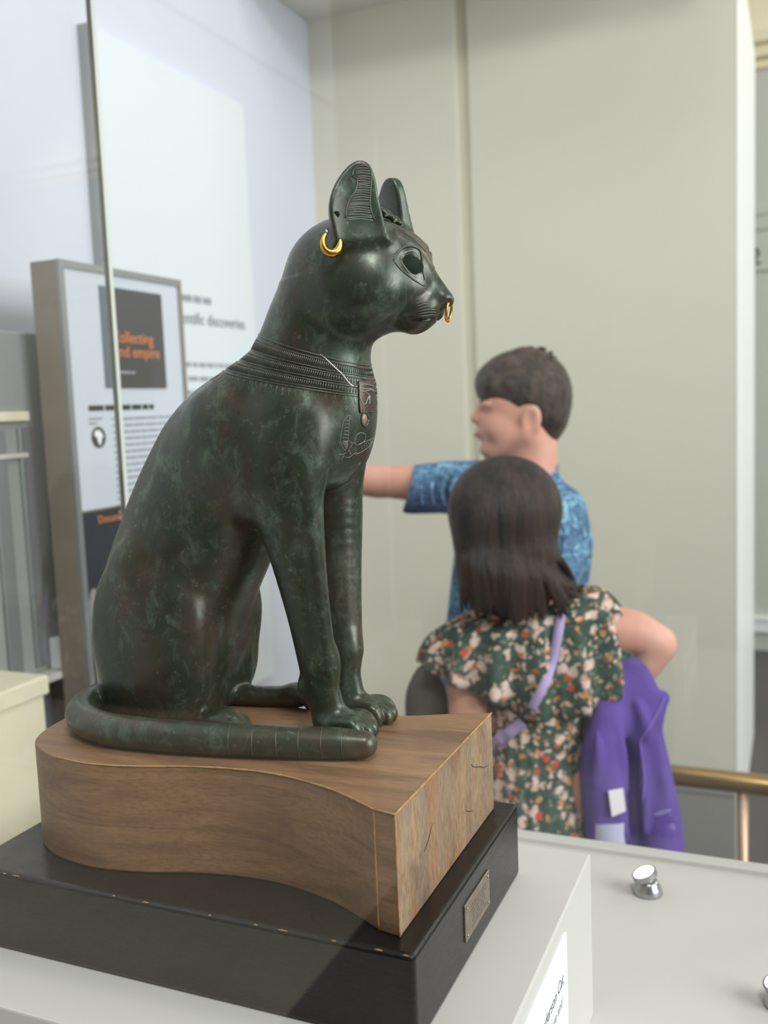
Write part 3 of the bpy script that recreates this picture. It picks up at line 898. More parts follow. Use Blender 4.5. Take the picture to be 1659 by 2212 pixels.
def build_cat():
    root = empty('bronze_cat_statue', tuple(CO))
    tag(root, 'seated green-brown bronze cat statue with gold earrings on the wooden block', 'statue')
    v = Vol((-.20, -.085, -.001), (.180, .110, .420), .00135)
    # trunk with haunches
    v.stack([(-.002, -.147, -.052, .047), (.02, -.154, -.046, .0510), (.05, -.157, -.034, .0530), (.09, -.151, -.019, .0520),
             (.12, -.144, -.003, .0500), (.15, -.131, .013, .0485), (.18, -.116, .041, .0470), (.20, -.105, .068, .0460),
             (.22, -.092, .0855, .0450), (.24, -.077, .0975, .0435), (.26, -.054, .1000, .0410), (.275, -.026, .0960, .0385),
             (.29, .003, .0925, .0350), (.305, .019, .0945, .0325), (.32, .028, .0985, .0325), (.335, .037, .105, .034)], 0, 2.15)
    for s in (1, -1):
        # thigh swelling and its raised knee
        v.ell((-.085, s*.0365, .064), (.050, .0215, .070), .014, rot_from((.94, 0, .32), (-.32, 0, 1)))
        v.ell((-.085, s*.0415, .100), (.016, .0115, .044), .018, rot_from((.9, 0, .35), (-.35, 0, 1)))
        v.ell((-.060, s*.0395, .085), (.028, .0155, .034), .016)
        # shoulder blade and upper foreleg
        v.ell((.042, s*.0335, .205), (.034, .0165, .052), .016, rot_from((.97, 0, -.2), (.2, 0, 1)))
        v.ell((-.005, s*.030, .215), (.028, .0165, .044), .020, rot_from((.8, 0, .5), (-.5, 0, 1)))
        # foreleg (long oval section)
        v.chain([(.042, s*.031, .215), (.0410, s*.0305, .180), (.0455, s*.0275, .140), (.0500, s*.0235, .095), (.0535, s*.0205, .060), (.0560, s*.0190, .036), (.0605, s*.0180, .016)],
                [.0295, .0285, .0225, .0175, .0156, .0145, .0140], .004, False, (1.0, .66, 1.0), 5)
        v.ell((.0628, s*.0195, .056), (.0085, .0085, .016), .006)          # wrist bump
        v.ell((.0420, s*.0205, .036), (.0045, .0050, .008), .006)          # dew pad at the back of the wrist
        v.chain([(.0640, s*.0400, .205), (.0645, s*.0375, .165), (.0640, s*.0320, .120), (.0650, s*.0275, .080), (.0660, s*.0250, .056)], [.0030, .0045, .0045, .0040, .0030], .007, n=4)   # shin ridge
        v.ell((.0165, s*.0385, .1850), (.0080, .0070, .0180), .008, rot_from((.95, 0, -.3), (.3, 0, .95)))    # point of the elbow
        # forepaw and toes
        v.ell((.070, s*.0185, .0095), (.0200, .0145, .0110), .006)
        for i, ty in enumerate((-.0108, -.0038, .0038, .0108)):
            L = (.0945, .0985, .0980, .0930)[i]
            v.chain([(.068, s*(.0185)+ty*.8, .0135), (.084, s*.0185+ty, .0140), (L-.004, s*.0185+ty*1.05, .0078), (L-.004, s*.0185+ty*1.05, .004)], [.0046, .0050, .0049, .0040], .0010, n=3)
        # hind foot lying along the ground, toes splayed
        tx = -.016 if s > 0 else .008
        v.chain([(-.080, s*.028, .0075), (-.045+tx*.5, s*.029, .0080), (tx-.010, s*.036, .0085)], [.0085, .0083, .0083], .005, False, (1, 1.25, 1))
        v.ell((tx-.004, s*.0370, .0100), (.0150, .0122, .0102), .004)
        for i, ty in enumerate((-.0085, -.0028, .0030, .0085)):
            v.chain([(tx-.006, s*.0370+ty*.9, .0118), (tx+.0065, s*.0370+ty, .0095), (tx+.0110, s*.0370+ty, .0042)], [.0042, .0044, .0036], .0008, n=3)
    # chest keel between the forelegs
    v.ell((.060, 0, .228), (.036, .030, .042), .012)
    # neck and skull
    v.chain([(.050, 0, .285), (.0605, 0, .308), (.0770, 0, .334)], [.0415, .0405, .0415], .008, False, (1.0, .90, 1))
    v.ell((.0925, 0, .3405), (.0520, .0410, .0425), .010, rot_from((.985, 0, -.17), (.17, 0, .985)))
    for s in (1, -1):
        v.ell((.100, s*.0215, .3255), (.034, .0220, .0235), .012)          # cheek
        v.ell((.1290, s*.0110, .3600), (.017, .0080, .0080), .006, rot_from((.75, s*-.15, -.6), (.6, 0, .75)))  # brow
        v.ell((.1395, s*.0078, .3110), (.0130, .0090, .0088), .004)        # whisker pad
    # muzzle, nose, chin
    v.cone((.112, 0, .337), (.1455, 0, .3190), .0270, .0120, .010, False, (1, .92, 1))
    v.ell((.1335, 0, .3500), (.0135, .0130, .0105), .008, rot_from((.7, 0, -.7), (.7, 0, .7)))
    v.cone((.139, 0, .344), (.1560, 0, .3205), .0075, .0058, .006)
    v.ell((.1585, 0, .3185), (.0062, .0066, .0048), .003, rot_from((.85, 0, -.5), (.5, 0, .85)))
    v.ell((.1375, 0, .3042), (.0098, .0105, .0064), .004)
    v.cone((.100, 0, .3175), (.132, 0, .3055), .015, .0085, .008)
    # mouth cut, philtrum, nostrils
    for s in (1, -1):
        v.chain([(.1530, s*.001, .3070), (.1470, s*.0095, .3055), (.1370, s*.0150, .3055), (.1260, s*.0190, .3080)], [.0011, .0012, .0011, .0006], .0015, True, n=4)
        v.ell((.1620, s*.0038, .3165), (.0016, .0016, .0012), .001, None, True)
        # ears
    ears = {s: poly_ear(v, s) for s in (1, -1)}
    for s in (1, -1):
        # eye socket and tear line
        R = rot_from((.72, s*.30, -.55), (.45, s*.62, .60))
        v.ell((.1450, s*.0235, .3420), (.0115, .0078, .0090), .002, R, True)
        v.chain([(.1500, s*.0165, .3370), (.1525, s*.0145, .3320), (.1530, s*.0140, .3290)], [.0020, .0015, .0006], .002, True, n=3)
        c, n, up, w = ears[s]
        for t in range(6):
            pass
    # tail: from behind the far haunch, round the rump, along the near side
    v.chain([(-.108, -.050, .012), (-.138, -.034, .0125), (-.152, .000, .0125), (-.148, .042, .0128), (-.131, .070, .0125), (-.096, .0860, .0122), (-.050, .0870, .0120),
             (.000, .0810, .0118), (.050, .0710, .0116), (.085, .0625, .0112), (.1070, .0565, .0105)],
            [.0110, .0115, .0120, .0122, .0122, .0122, .0120, .0118, .0116, .0112, .0096], .003, n=5)
    me = v.mesh('bronze_body', 3)
    co = np.empty(len(me.vertices)*3, np.float32); me.vertices.foreach_get('co', co); co = co.reshape(-1, 3)
    co[:, 1] *= -1; co += CO.astype(np.float32)
    me.vertices.foreach_set('co', co.ravel()); me.flip_normals(); me.update()
    body = link_mesh('body', me, M['bronze'], root, True)
    return root, body, ears

CAT, CAT_BODY, EARS = build_cat()
def cat_detail():
    bvh = BVHTree.FromPolygons([v.co.copy() for v in CAT_BODY.data.vertices], [tuple(p.vertices) for p in CAT_BODY.data.polygons])
    def hit(o, d, off=0.0):
        h, n, i, t = bvh.ray_cast(Vector(o), Vector(d).normalized(), 3.0)
        if h is None: return None
        if n.dot(Vector(d)) > 0: n = -n
        return h+n*off
    def drape(pts, off=.0002, sub=3):
        P = catmull([(a, b) for a, b in pts], sub)
        out = []
        for x, y in P:
            h = hit(CAM, px_ray(x, y), off)
            if h is not None: out.append(h)
        return out
    def zm(pts, ox, oy, s): return [(ox+a/s, oy+b/s) for a, b in pts]
    def mirror(pts): return [Vector((p.x, 2*CO[1]-p.y, p.z)) for p in pts]
    def lines(name, polys, r, m, parent, both=False, sub=3, kind=None, n=6, taper=False):
        b = MB(); bm_ = MB()
        for q in polys:
            P = drape(q, 0.0, sub)
            if len(P) < 2: continue
            rr = r
            if taper: rr = [r*(.35+.65*math.sin(math.pi*(i+.5)/len(P))) for i in range(len(P))]
            b.tube(P, rr, n)
            if both: bm_.tube(mirror(P), rr, n)
        if not b.v: return None
        o = b.build(name, M[m], parent, smooth=True)
        if kind: o['kind'] = kind
        if both:
            o2 = bm_.build(name, M[m], parent, smooth=True)
            if kind: o2['kind'] = kind
        return o
    # ---- collar: rings cast onto the neck
    top = ((.0125, .3040), (.096, .2760)); bot = ((-.020, .2790), (.101, .2530))
    def ring_pt(t, th, off):
        pb = np.array([top[0][i]*(1-t)+bot[0][i]*t for i in (0, 1)]); pf = np.array([top[1][i]*(1-t)+bot[1][i]*t for i in (0, 1)])
        c = (pb+pf)/2; e = (pf-pb)/np.linalg.norm(pf-pb)
        d = np.array([e[0]*math.cos(th), math.sin(th), e[1]*math.cos(th)])
        o = np.array([c[0], 0, c[1]])+d*.2
        dd = Vector((-d[0], d[1], -d[2]))
        return hit(cw(o), dd, off)
    col = MB()
    collar = None
    ts = (0, .10, .36, .44, .66, .74, .95, 1.03)
    for t in ts:
        P = [ring_pt(t, 2*math.pi*k/96, .0001) for k in range(96)]
        P = [p for p in P if p is not None]
        b = MB().tube(P, .00055, 6, True)
        o = b.build('collar_line', M['bead'], CAT, smooth=True)
        if collar is None: collar = o
    for a, bb in ((.12, .34), (.46, .64), (.76, .93)):
        b = MB()
        for k in range(170):
            th = 2*math.pi*(k+.5)/170
            q = [ring_pt(t, th, .0) for t in (a, (a+bb)/2, bb)]
            if None in q: continue
            b.tube(q, [.0004, .00062, .0004], 5)
        o = b.build('collar_bead_row', M['bead'], CAT, smooth=True); o['kind'] = 'stuff'
    b = MB()
    for k in range(56):
        q = []
        for j in range(9):
            u = j/8; th = 2*math.pi*(k+.5+(u-.5)*.95)/56
            p = ring_pt(1.06+.24*math.sin(math.pi*u)**.6, th, 0.0)
            if p is not None: q.append(p)
        if len(q) > 3: b.tube(q, .00022, 5)
    o = b.build('collar_fringe', M['bead'], CAT, smooth=True); o['kind'] = 'stuff'
    # ---- silver chain and the plaque with its eye emblem
    lines('silver_chain', [[(691, 766), (700, 772), (720, 791), (740, 810), (754, 828), (766, 836)]], .0007, 'silver', CAT, n=8)['label'] = 'silver inlaid chain across the collar'
    z = lambda pts: zm(pts, 700, 740, 7.375)
    c00, c10, c11, c01 = [(774, 824), (806, 821), (809, 889), (777, 891)]
    b = MB(); nu, nv = 8, 12; idx = {}
    V = []; back = []
    for j in range(nv+1):
        for i in range(nu+1):
            u, w = i/nu, j/nv
            x = (c00[0]*(1-u)+c10[0]*u)*(1-w)+(c01[0]*(1-u)+c11[0]*u)*w
            y = (c00[1]*(1-u)+c10[1]*u)*(1-w)+(c01[1]*(1-u)+c11[1]*u)*w
            p = hit(CAM, px_ray(x, y), .0009); q = hit(CAM, px_ray(x, y), -.001)
            if p is None: p = q = V[-1]
            V.append(p); back.append(q)
    n = len(V); Fc = []
    w1 = nu+1
    for j in range(nv):
        for i in range(nu):
            a = j*w1+i; Fc.append((a, a+w1, a+w1+1, a+1))
    loop = [i for i in range(w1)]+[j*w1+nu for j in range(1, nv+1)]+[nv*w1+i for i in range(nu-1, -1, -1)]+[j*w1 for j in range(nv-1, 0, -1)]
    for a, c in zip(loop, loop[1:]+loop[:1]): Fc.append((a, c, n+c, n+a))
    plaque = b.add(V+back, Fc).build('pectoral_plaque', M['copper'], CAT, smooth=False)
    plaque['label'] = 'brown inlaid plaque engraved with an eye'
    def on_plaque(name, polys, r, m):
        bb = MB()
        for q in polys:
            P = drape(q, .0010, 4)
            if len(P) > 1: bb.tube(P, r, 6)
        return bb.build(name, M[m], plaque, smooth=True)
    on_plaque('engraved_eye', [z(q) for q in (
        [(560, 680), (560, 760), (565, 880), (590, 950), (625, 985), (655, 965), (670, 920), (690, 870), (705, 850)],
        [(555, 690), (600, 668), (660, 668), (720, 680), (775, 705)], [(560, 735), (640, 740), (720, 735), (770, 760)],
        [(560, 775), (640, 778), (690, 760), (740, 755), (770, 790)], [(650, 790), (690, 830), (705, 850), (700, 920)],
        [(715, 850), (712, 920), (705, 985)])], .0004, 'groove')
    on_plaque('plaque_border', [[(774, 824), (806, 821)], [(777, 891), (809, 889)], [(774, 824), (775, 860), (777, 891)]], .0004, 'bead')
    # ---- drop below it and the winged scarab
    cen = hit(CAM, px_ray(788, 906), 0.0)
    el = lambda cx, cy, rx, ry, k=20: [(cx+rx*math.cos(2*math.pi*i/k), cy+ry*math.sin(2*math.pi*i/k)) for i in range(k+1)]
    rim = drape(el(788, 906, 7.5, 14.5), .0002, 1)
    d = MB().tube(rim, .0007, 6).build('pendant_rim', M['bead'], CAT, smooth=True)
    ctr = hit(CAM, px_ray(788, 906), .0012)
    pts = drape(el(788, 906, 5.5, 11.5), .0002, 1)
    MB().add([ctr]+pts[:-1], [(0, i+1, (i+1) % (len(pts)-1)+1) for i in range(len(pts)-1)]).build('pendant_drop', M['pinkdisc'], CAT, smooth=True)
    sc = [[(405, 1150), (350, 1200), (300, 1290), (285, 1400), (268, 1480), (265, 1560), (272, 1620), (300, 1680), (350, 1730)],
          [(410, 1150), (405, 1280), (390, 1420), (385, 1520), (410, 1580), (450, 1600), (490, 1600), (515, 1640)],
          [(490, 1590), (500, 1520), (550, 1445), (620, 1440), (665, 1480), (650, 1560), (600, 1605), (540, 1630)],
          [(520, 1640), (620, 1590), (700, 1560), (785, 1520)], [(500, 1780), (600, 1740), (700, 1670), (750, 1610), (785, 1530)],
          [(380, 1740), (420, 1670), (450, 1620)], [(345, 1820), (400, 1830), (480, 1770), (520, 1750)],
          [(235, 1780), (290, 1785), (340, 1760)], [(320, 1800), (280, 1860), (280, 1900)], [(440, 1790), (400, 1720), (430, 1650)]]
    sc += [[(330-i*6, 1250+i*52), (400-i*3, 1235+i*58)] for i in range(7)]
    sc += [[(275+i*14, 1600+i*22), (385-i*2, 1560+i*18)] for i in range(6)]
    sc += [[(600+i*33, 1655-i*24), (615+i*33, 1725-i*34)] for i in range(6)]
    lines('engraved_winged_scarab', [z(q) for q in sc], .00019, 'groove', CAT, kind='stuff', n=5)
    # ---- face: eye rims, brow, mouth and whisker pads
    z1 = lambda pts: zm(pts, 550, 320, 3.318)
    rimu = z1([(995, 805), (1010, 765), (1060, 718), (1120, 703), (1175, 722), (1195, 760), (1200, 830), (1210, 900), (1222, 945)])
    riml = z1([(997, 810), (1040, 862), (1100, 912), (1170, 962), (1218, 990)])
    lines('eye_rim', [rimu], .0011, 'bronze', CAT, True, taper=True, n=8)
    lines('eye_rim', [riml], .0008, 'bronze', CAT, True, taper=True, n=8)
    for q in ([z1([(1045, 800), (1070, 755), (1125, 735), (1165, 760), (1185, 830), (1195, 900)]), z1([(1045, 805), (1100, 880), (1160, 930)])]):
        lines('eye_hollow_edge', [q], .0004, 'groove', CAT, True, n=5)
    lines('brow_line', [z1([(1040, 590), (1120, 640), (1180, 690), (1225, 742)])], .0006, 'bead', CAT, True, taper=True)
    wl = []
    for i in range(6):
        wl.append(z1([(1150+i*6, 1120+i*17), (1210+i*10, 1095+i*20), (1270+i*8, 1105+i*18)]))
    lines('whisker_lines', wl, .00022, 'groove', CAT, True, kind='stuff', n=5)
    for s_ in (1, -1):
        e_ = hit(CAM, px_ray(889, 572), .0012)
        n_ = (CAM-e_).normalized(); n_ = Vector((n_.x+.25, n_.y, n_.z+.25)).normalized()
        ax_ = (hit(CAM, px_ray(912, 590), 0.0)-hit(CAM, px_ray(868, 562), 0.0)).normalized()
        ax_ = (ax_-n_*ax_.dot(n_)).normalized(); bx_ = n_.cross(ax_)
        vs = []; fs = []
        nr, na = 5, 24
        for i in range(nr):
            r_ = (i+1)/nr
            for k in range(na):
                w_ = 2*math.pi*k/na
                pt = e_+(ax_*math.cos(w_)*.0086+bx_*math.sin(w_)*.0060)*r_+n_*(.0012*(1-r_*r_))
                vs.append(pt if s_ > 0 else Vector((pt.x, 2*CO[1]-pt.y, pt.z)))
        c_ = e_+n_*.0012
        vs.append(c_ if s_ > 0 else Vector((c_.x, 2*CO[1]-c_.y, c_.z)))
        for i in range(nr-1):
            for k in range(na): fs.append((i*na+k, i*na+(k+1) % na, (i+1)*na+(k+1) % na, (i+1)*na+k))
        for k in range(na): fs.append((nr*na, (k+1) % na, k))
        MB().add(vs, fs).build('eye_hollow_shade', M['hollow'], CAT, smooth=True)  # dark sheet laid in the hollow socket to imitate its shade
    # ---- ear hair
    el_ = []
    ys = np.linspace(150, 515, 22)
    for i, y in enumerate(ys):
        l = np.interp(y, [150, 230, 320, 420, 520], [715, 738, 705, 668, 652]); r = np.interp(y, [150, 430, 520], [832, 832, 852])
        el_.append(z1([(l, y+random.uniform(-5, 5)), ((l+r)/2, y-6+random.uniform(-4, 4)), (r, y+random.uniform(-5, 5))]))
    lines('ear_hair', el_, .00024, 'groove', CAT, True, kind='stuff', n=5)
    for q in ([z1([(700, 205), (712, 150), (770, 125), (820, 140), (838, 190), (832, 300), (828, 420), (862, 520)]), z1([(705, 205), (735, 225), (725, 300), (690, 350), (660, 420), (650, 500)])]):
        lines('ear_fold', [q], .0005, 'bead', CAT, True)
    hp = hit(CAM, px_ray(727, 463), .0)
    nrm = (CAM-hp).normalized()
    MB().lathe([(.0022, -.001), (.0022, .0004), (.0018, .0004)], hp, 14, nrm).build('ear_piercing', M['hollow'], CAT)
    # ---- gold rings
    def crescent(center, ax_n, R, rmax, rmin, name, label, gap=.55):
        q = Vector(ax_n).to_track_quat('Z', 'Y')
        a1 = Vector((0, 0, 1)); nn = Vector(ax_n).normalized(); a1 = (a1-nn*a1.dot(nn)).normalized(); a2 = nn.cross(a1)
        P = []; r = []
        for k in range(33):
            w = -math.pi+gap+(2*math.pi-2*gap)*k/32
            P.append(Vector(center)-a1*math.cos(w)*R*1.12-a2*math.sin(w)*R*.86 if False else Vector(center)+(-a1*math.cos(w)*1.15+a2*math.sin(w)*.9)*R)
            r.append(rmin+(rmax-rmin)*max(0, math.cos(w*.62))**1.3)
        o = MB().tube(P, r, 10).build(name, M['gold'], CAT, smooth=True); o['label'] = label
        return P
    e = hit(CAM, px_ray(716, 524), 0.0); e = e+(CAM-e).normalized()*.0072
    vdir = Vector((-e.x+.10, -e.y, .10)).normalized()
    P = crescent(e, vdir, .0064, .0029, .0010, 'earring', 'gold crescent hoop earring')
    em = Vector((e.x, 2*CO[1]-e.y, e.z))
    crescent(em, Vector((vdir.x, -vdir.y, vdir.z)), .0064, .0029, .0010, 'earring', 'gold crescent hoop earring on the far ear')
    for s_ in (1, -1):
        b = MB()
        for q in (P[0], P[-1]):
            q = q if s_ > 0 else Vector((q.x, 2*CO[1]-q.y, q.z))
            b.tube([q-Vector((0, 0, .001)), q+Vector((0, s_*.0005, .0032))], .0009, 8)
        b.build('earring_wire', M['silver'], CAT, smooth=True)
    nc = Vector(cw((.1605, 0, .3100)))
    rp = [nc+Vector((.0012*math.cos(2*math.pi*k/28), .0050*math.sin(2*math.pi*k/28), .0066*math.cos(2*math.pi*k/28))) for k in range(28)]
    MB().tube(rp, [.0008+.0004*(1-math.cos(2*math.pi*k/28))/2 for k in range(28)], 8, True).build('nose_ring', M['gold'], CAT, smooth=True)['label'] = 'thin gold ring through the nose'
    # ---- scarab on the crown
    hv = Vol((.09, -.02, .355), (.15, .02, .395), .0008)
    hs = hit(CAM, px_ray(866, 477), 0.0)
    base = np.array([hs.x-CO[0], 0.0, hs.z-CO[2]])
    fw = np.array([.80, 0, -.60]); nn = np.array([.60, 0, .80])
    R = np.array([fw, (0, 1, 0), nn])
    hv.ell(base-fw*.004+nn*.0002, (.0080, .0058, .0032), .001, R)
    hv.ell(base+fw*.0050+nn*.0002, (.0040, .0048, .0026), .001, R)
    hv.ell(base+fw*.0092, (.0026, .0032, .0018), .001, R)
    for s in (1, -1):
        for u, t in ((.006, .006), (-.001, .0085), (-.008, .008)):
            p0 = base+fw*u; p1 = base+fw*(u+.002)+np.array([0, s*t, 0])-nn*.0012
            hv.cone(p0, p1, .0011, .0009, .0005)
        hv.chain([base-fw*.010+np.array([0, s*.0008, 0])+nn*.0030, base+nn*.0036+np.array([0, s*.0006, 0])], [.0005, .0005], .0004, True)
    me = hv.mesh('scarab', 2)
    co = np.empty(len(me.vertices)*3, np.float32); me.vertices.foreach_get('co', co); co = co.reshape(-1, 3)
    co[:, 1] *= -1; co += CO.astype(np.float32); me.vertices.foreach_set('co', co.ravel()); me.flip_normals(); me.update()
    o = link_mesh('scarab', me, M['bronze'], CAT, True); o['label'] = 'small scarab beetle in relief on the forehead'
    # ---- bands engraved round the tail tip
    for px in (497, 548, 600, 648, 697, 742):
        P = []
        for k in range(40):
            y = 1545+k*(112/39)
            h = hit(CAM, px_ray(px-5+12*((k-20)/20)**2, y), .0)
            if h is not None and h.z-CO[2] < .0262 and h.y < CO[1]-.035: P.append(h)
        if len(P) > 5: MB().tube(P, .00030, 6).build('tail_band', M['bead'], CAT, smooth=True)
cat_detail()
# ------------------------------------------------------------------ the two children behind the case
ER = np.array([math.cos(-YAW), math.sin(-YAW), 0.0]); ER = np.array([_r.x, _r.y, 0.0])
EF = np.array([math.sin(YAW), math.cos(YAW), 0.0])

class Person:
    def __init__(s, px, py, D):
        s.D = D
        c = np.array(CAM+px_ray(px, py)*D); s.o = np.array([c[0], c[1], 0.0])
    def p(s, px, py, dd=0.0):
        w = np.array(CAM+px_ray(px, py)*(s.D+dd))-s.o
        return (float(w@ER), float(w@EF), float(w[2]))
    def world(s, q): return s.o+q[0]*ER+q[1]*EF+np.array([0, 0, q[2]])
    def mesh(s, vol, name, m, parent, relax=3):
        me = vol.mesh(name, relax)
        co = np.empty(len(me.vertices)*3, np.float32); me.vertices.foreach_get('co', co); co = co.reshape(-1, 3).astype(float)
        W = s.o+co[:, :1]*ER+co[:, 1:2]*EF; W[:, 2] = co[:, 2]
        me.vertices.foreach_set('co', W.astype(np.float32).ravel()); me.update()
        return link_mesh(name, me, M[m], parent, True)

def hand(v, wrist, d, side, up, size=1.0, point=False):
    """palm with four fingers and a thumb; d = direction, side = across the palm, up = palm normal"""
    w = np.array(wrist); d = np.array(d)/np.linalg.norm(d); up = np.array(up, float)
    sd = np.cross(d, up); sd /= np.linalg.norm(sd); sd *= side
    up = np.cross(sd, d)
    R = np.array([d, sd, up/np.linalg.norm(up)])
    v.ell(w+d*.036*size, np.array((.040, .030, .014))*size, .008, R)
    for i, (off, L) in enumerate(((-.022, .040), (-.008, .050), (.007, .047), (.021, .036))):
        b = w+d*.062*size+sd*off*size
        curl = .1 if (point and i == 1) else .85
        e1 = b+(d*math.cos(curl*.5)-up*math.sin(curl*.5))*L*.5*size
        e2 = e1+(d*math.cos(curl*1.4)-up*math.sin(curl*1.4))*L*.55*size
        v.cone(b, e1, .0078*size, .0072*size, .003); v.cone(e1, e2, .0072*size, .0058*size, .002)
    t0 = w+d*.018*size-sd*.024*size; t1 = t0+(d*.6-sd*.7-up*.2)*.028*size; t2 = t1+(d*.9-sd*.2-up*.2)*.024*size
    v.cone(t0, t1, .0095*size, .0085*size, .005); v.cone(t1, t2, .0085*size, .0065*size, .002)

def foot(v, a, d, L=.19):
    a = np.array(a); d = np.array(d)/np.linalg.norm(d)
    v.cone(a+(0, 0, .035)-d*.03, a+d*(L-.05)+np.array((0, 0, .026)), .034, .026, .01)

def boy():
    B = Person(1145, 870, 1.88); p = B.p
    root = empty('person', tuple(B.o))
    tag(root, 'boy in a blue patterned T-shirt with short brown hair, pointing to the left', 'person')
    hd = np.array(p(1143, 858))
    v = Vol((-.62, -.24, -.004), (.26, .30, 1.40), .0048)
    A = lambda x, y, d=0.0: np.array(p(x, y, d))
    # head in profile, face to the left (-r)
    v.ell(A(1138, 852), (.080, .066, .080))
    v.ell(A(1097, 893), (.058, .054, .064), .03)
    v.ell(A(1082, 930), (.042, .044, .052), .02)
    for s in (-1, 1):
        v.cone(A(1135, 940, s*.046), A(1064, 972, s*.014), .020, .017, .015)     # jaw
        v.ell(A(1077, 925, s*.034), (.026, .018, .026), .012)                    # cheek
        v.ell(A(1052, 884, s*.026), (.012, .016, .010), .008, None, True)        # eye hollow
        v.ell(A(1055, 885, s*.026), (.0105, .0115, .0105), .003)                 # eyeball lid
        v.ell(A(1050, 873, s*.024), (.010, .020, .006), .010)                    # brow ridge
        # ear
        R = rot_from((.97, s*.2, -.18), (.18, 0, .97))
        v.ell(A(1147, 908, s*.062), (.020, .0085, .031), .004, R)
        v.ell(A(1143, 905, s*.070), (.0115, .0055, .019), .003, R, True)
        v.ell(A(1138, 932, s*.060), (.009, .006, .010), .004)                    # lobe
    v.chain([A(1040, 876), A(1033, 893), A(1026, 905)], [.0075, .0085, .0092], .006)
    for s in (-1, 1): v.ell(A(1033, 909, s*.008), (.008, .006, .006), .004)
    v.ell(A(1038, 933), (.0095, .018, .0055), .004); v.ell(A(1039, 944), (.0090, .016, .0055), .004)
    v.chain([A(1027, 939, -.014), A(1025, 939, 0), A(1027, 939, .014)], [.0012, .0016, .0012], .002, True, n=3)
    v.ell(A(1054, 972), (.016, .018, .014), .010)
    # neck, trunk
    v.cone(A(1146, 930), A(1140, 1050), .045, .046, .02)
    v.cone(A(1152, 960, -.005), A(1150, 1050), .038, .050, .03)
    sh = A(1140, 1075)
    v.cone(A(1030, 1062, .0), A(1200, 1100, .0), .048, .050, .03, False, (1, 1, .95))
    v.cone(A(1120, 1130), A(1120, 1420), .075, .070, .04, False, (1.15, .9, 1))
    v.cone(A(1120, 1420), A(1130, 1480), .078, .080, .04, False, (1.1, .9, 1))
    # left arm stretched out, right arm bent forwards
    v.chain([A(1035, 1055), A(960, 1048, .01), A(865, 1042, .02), A(815, 1040, .03)], [.045, .040, .034, .031], .012, n=4)
    v.chain([A(815, 1040, .03), A(760, 1036, .035), A(690, 1034, .045), A(655, 1034, .05)], [.031, .031, .024, .021], .01, n=4)
    d = A(640, 1034, .052)-A(690, 1034, .045)
    hand(v, A(655, 1034, .05), d, 1, (0, -.3, 1), .92, True)
    v.chain([A(1212, 1110), A(1228, 1170, .01), A(1222, 1250, .03)], [.044, .038, .032], .012, n=4)
    v.chain([A(1222, 1250, .03), A(1210, 1275, .10), A(1185, 1285, .17)], [.031, .027, .021], .01, n=4)
    hand(v, A(1185, 1285, .17), A(1160, 1280, .22)-A(1185, 1285, .17), -1, (0, -.2, 1), .92)
    # legs
    hipz = A(1140, 1480)[2]
    for s in (-1, 1):
        h = np.array([A(1118, 1480)[0]+s*.058, A(1140, 1480)[1], hipz])
        k = np.array([h[0]+s*.01, h[1]+.005, .36]); an = np.array([h[0]+s*.012, h[1]-.01, .07])
        v.chain([h, (h+k)/2, k], [.078, .066, .050], .03, n=4)
        v.chain([k, k*.6+an*.4, an], [.049, .047, .030], .02, n=4)
        foot(v, (an[0], an[1], 0), (s*.2, 1, 0))
    body = B.mesh(v, 'body', 'skin', root)
    # hair: thick cap, cut clear of face, ear and nape
    h = Vol((-.16, -.12, 1.12), (.14, .12, 1.40), .003)
    h.ell(A(1138, 847), (.0870, .0755, .0850))
    h.ell(A(1097, 824), (.058, .066, .052), .02)
    h.ell(A(1058, 832), (.028, .056, .034), .015)
    h.ell(A(1178, 880), (.046, .062, .070), .02)
    h.cone(A(1180, 905), A(1172, 938), .044, .034, .012, False, (.8, 1.25, 1))
    h.ell(A(1062, 932), (.070, .15, .066), .004, None, True)
    h.ell(A(1100, 935), (.052, .15, .050), .006, None, True)
    for s in (-1, 1):
        h.ell(A(1143, 915, s*.075), (.025, .045, .038), .006, None, True)
    h.ell(A(1130, 990), (.052, .15, .058), .008, None, True)
    rg = random.Random(2)
    for i in range(40):
        a = rg.uniform(-2.6, 2.6); e = rg.uniform(.75, 1.35)
        c = A(1146, 842)
        q = c+np.array((.086*math.cos(a)*math.cos(e)*.98, .074*math.sin(a)*math.cos(e)*.98, .083*math.sin(e)))
        q2 = q+np.array((-.022-.01*rg.random(), .006*rg.uniform(-1, 1), -.010+.004*rg.random()))
        h.cone(q, q2, .004, .002, .004)
    B.mesh(h, 'hair', 'hair_boy', root)
    for s in (-1, 1):
        b = MB(); b.tube([B.world(A(1058, 864, s*.040)), B.world(A(1044, 862, s*.032)), B.world(A(1038, 868, s*.020))], [.0022, .0036, .0026], 8); b.build('eyebrow', M['brow'], root, smooth=True)
        e = MB(); e.lathe([(.0005, .0100), (.0055, .0085), (.0075, .0045)], B.world(A(1055, 885, s*.026)), 12, ER*-.9+EF*s*.35); e.build('eye', M['eye'], root, smooth=True)
    b = MB(); b.tube([B.world(A(1032, 939, -.014)), B.world(A(1027, 939, 0)), B.world(A(1032, 939, .014))], [.002, .0042, .002], 8); b.build('lips', M['lip'], root, smooth=True)
    # T-shirt
    t = Vol((-.34, -.20, .52), (.24, .22, 1.16), .0045)
    t.cone(A(1030, 1064), A(1200, 1104), .056, .056, .03, False, (1, 1.05, .95))
    t.cone(A(1150, 1015), A(1145, 1065), .052, .068, .02)
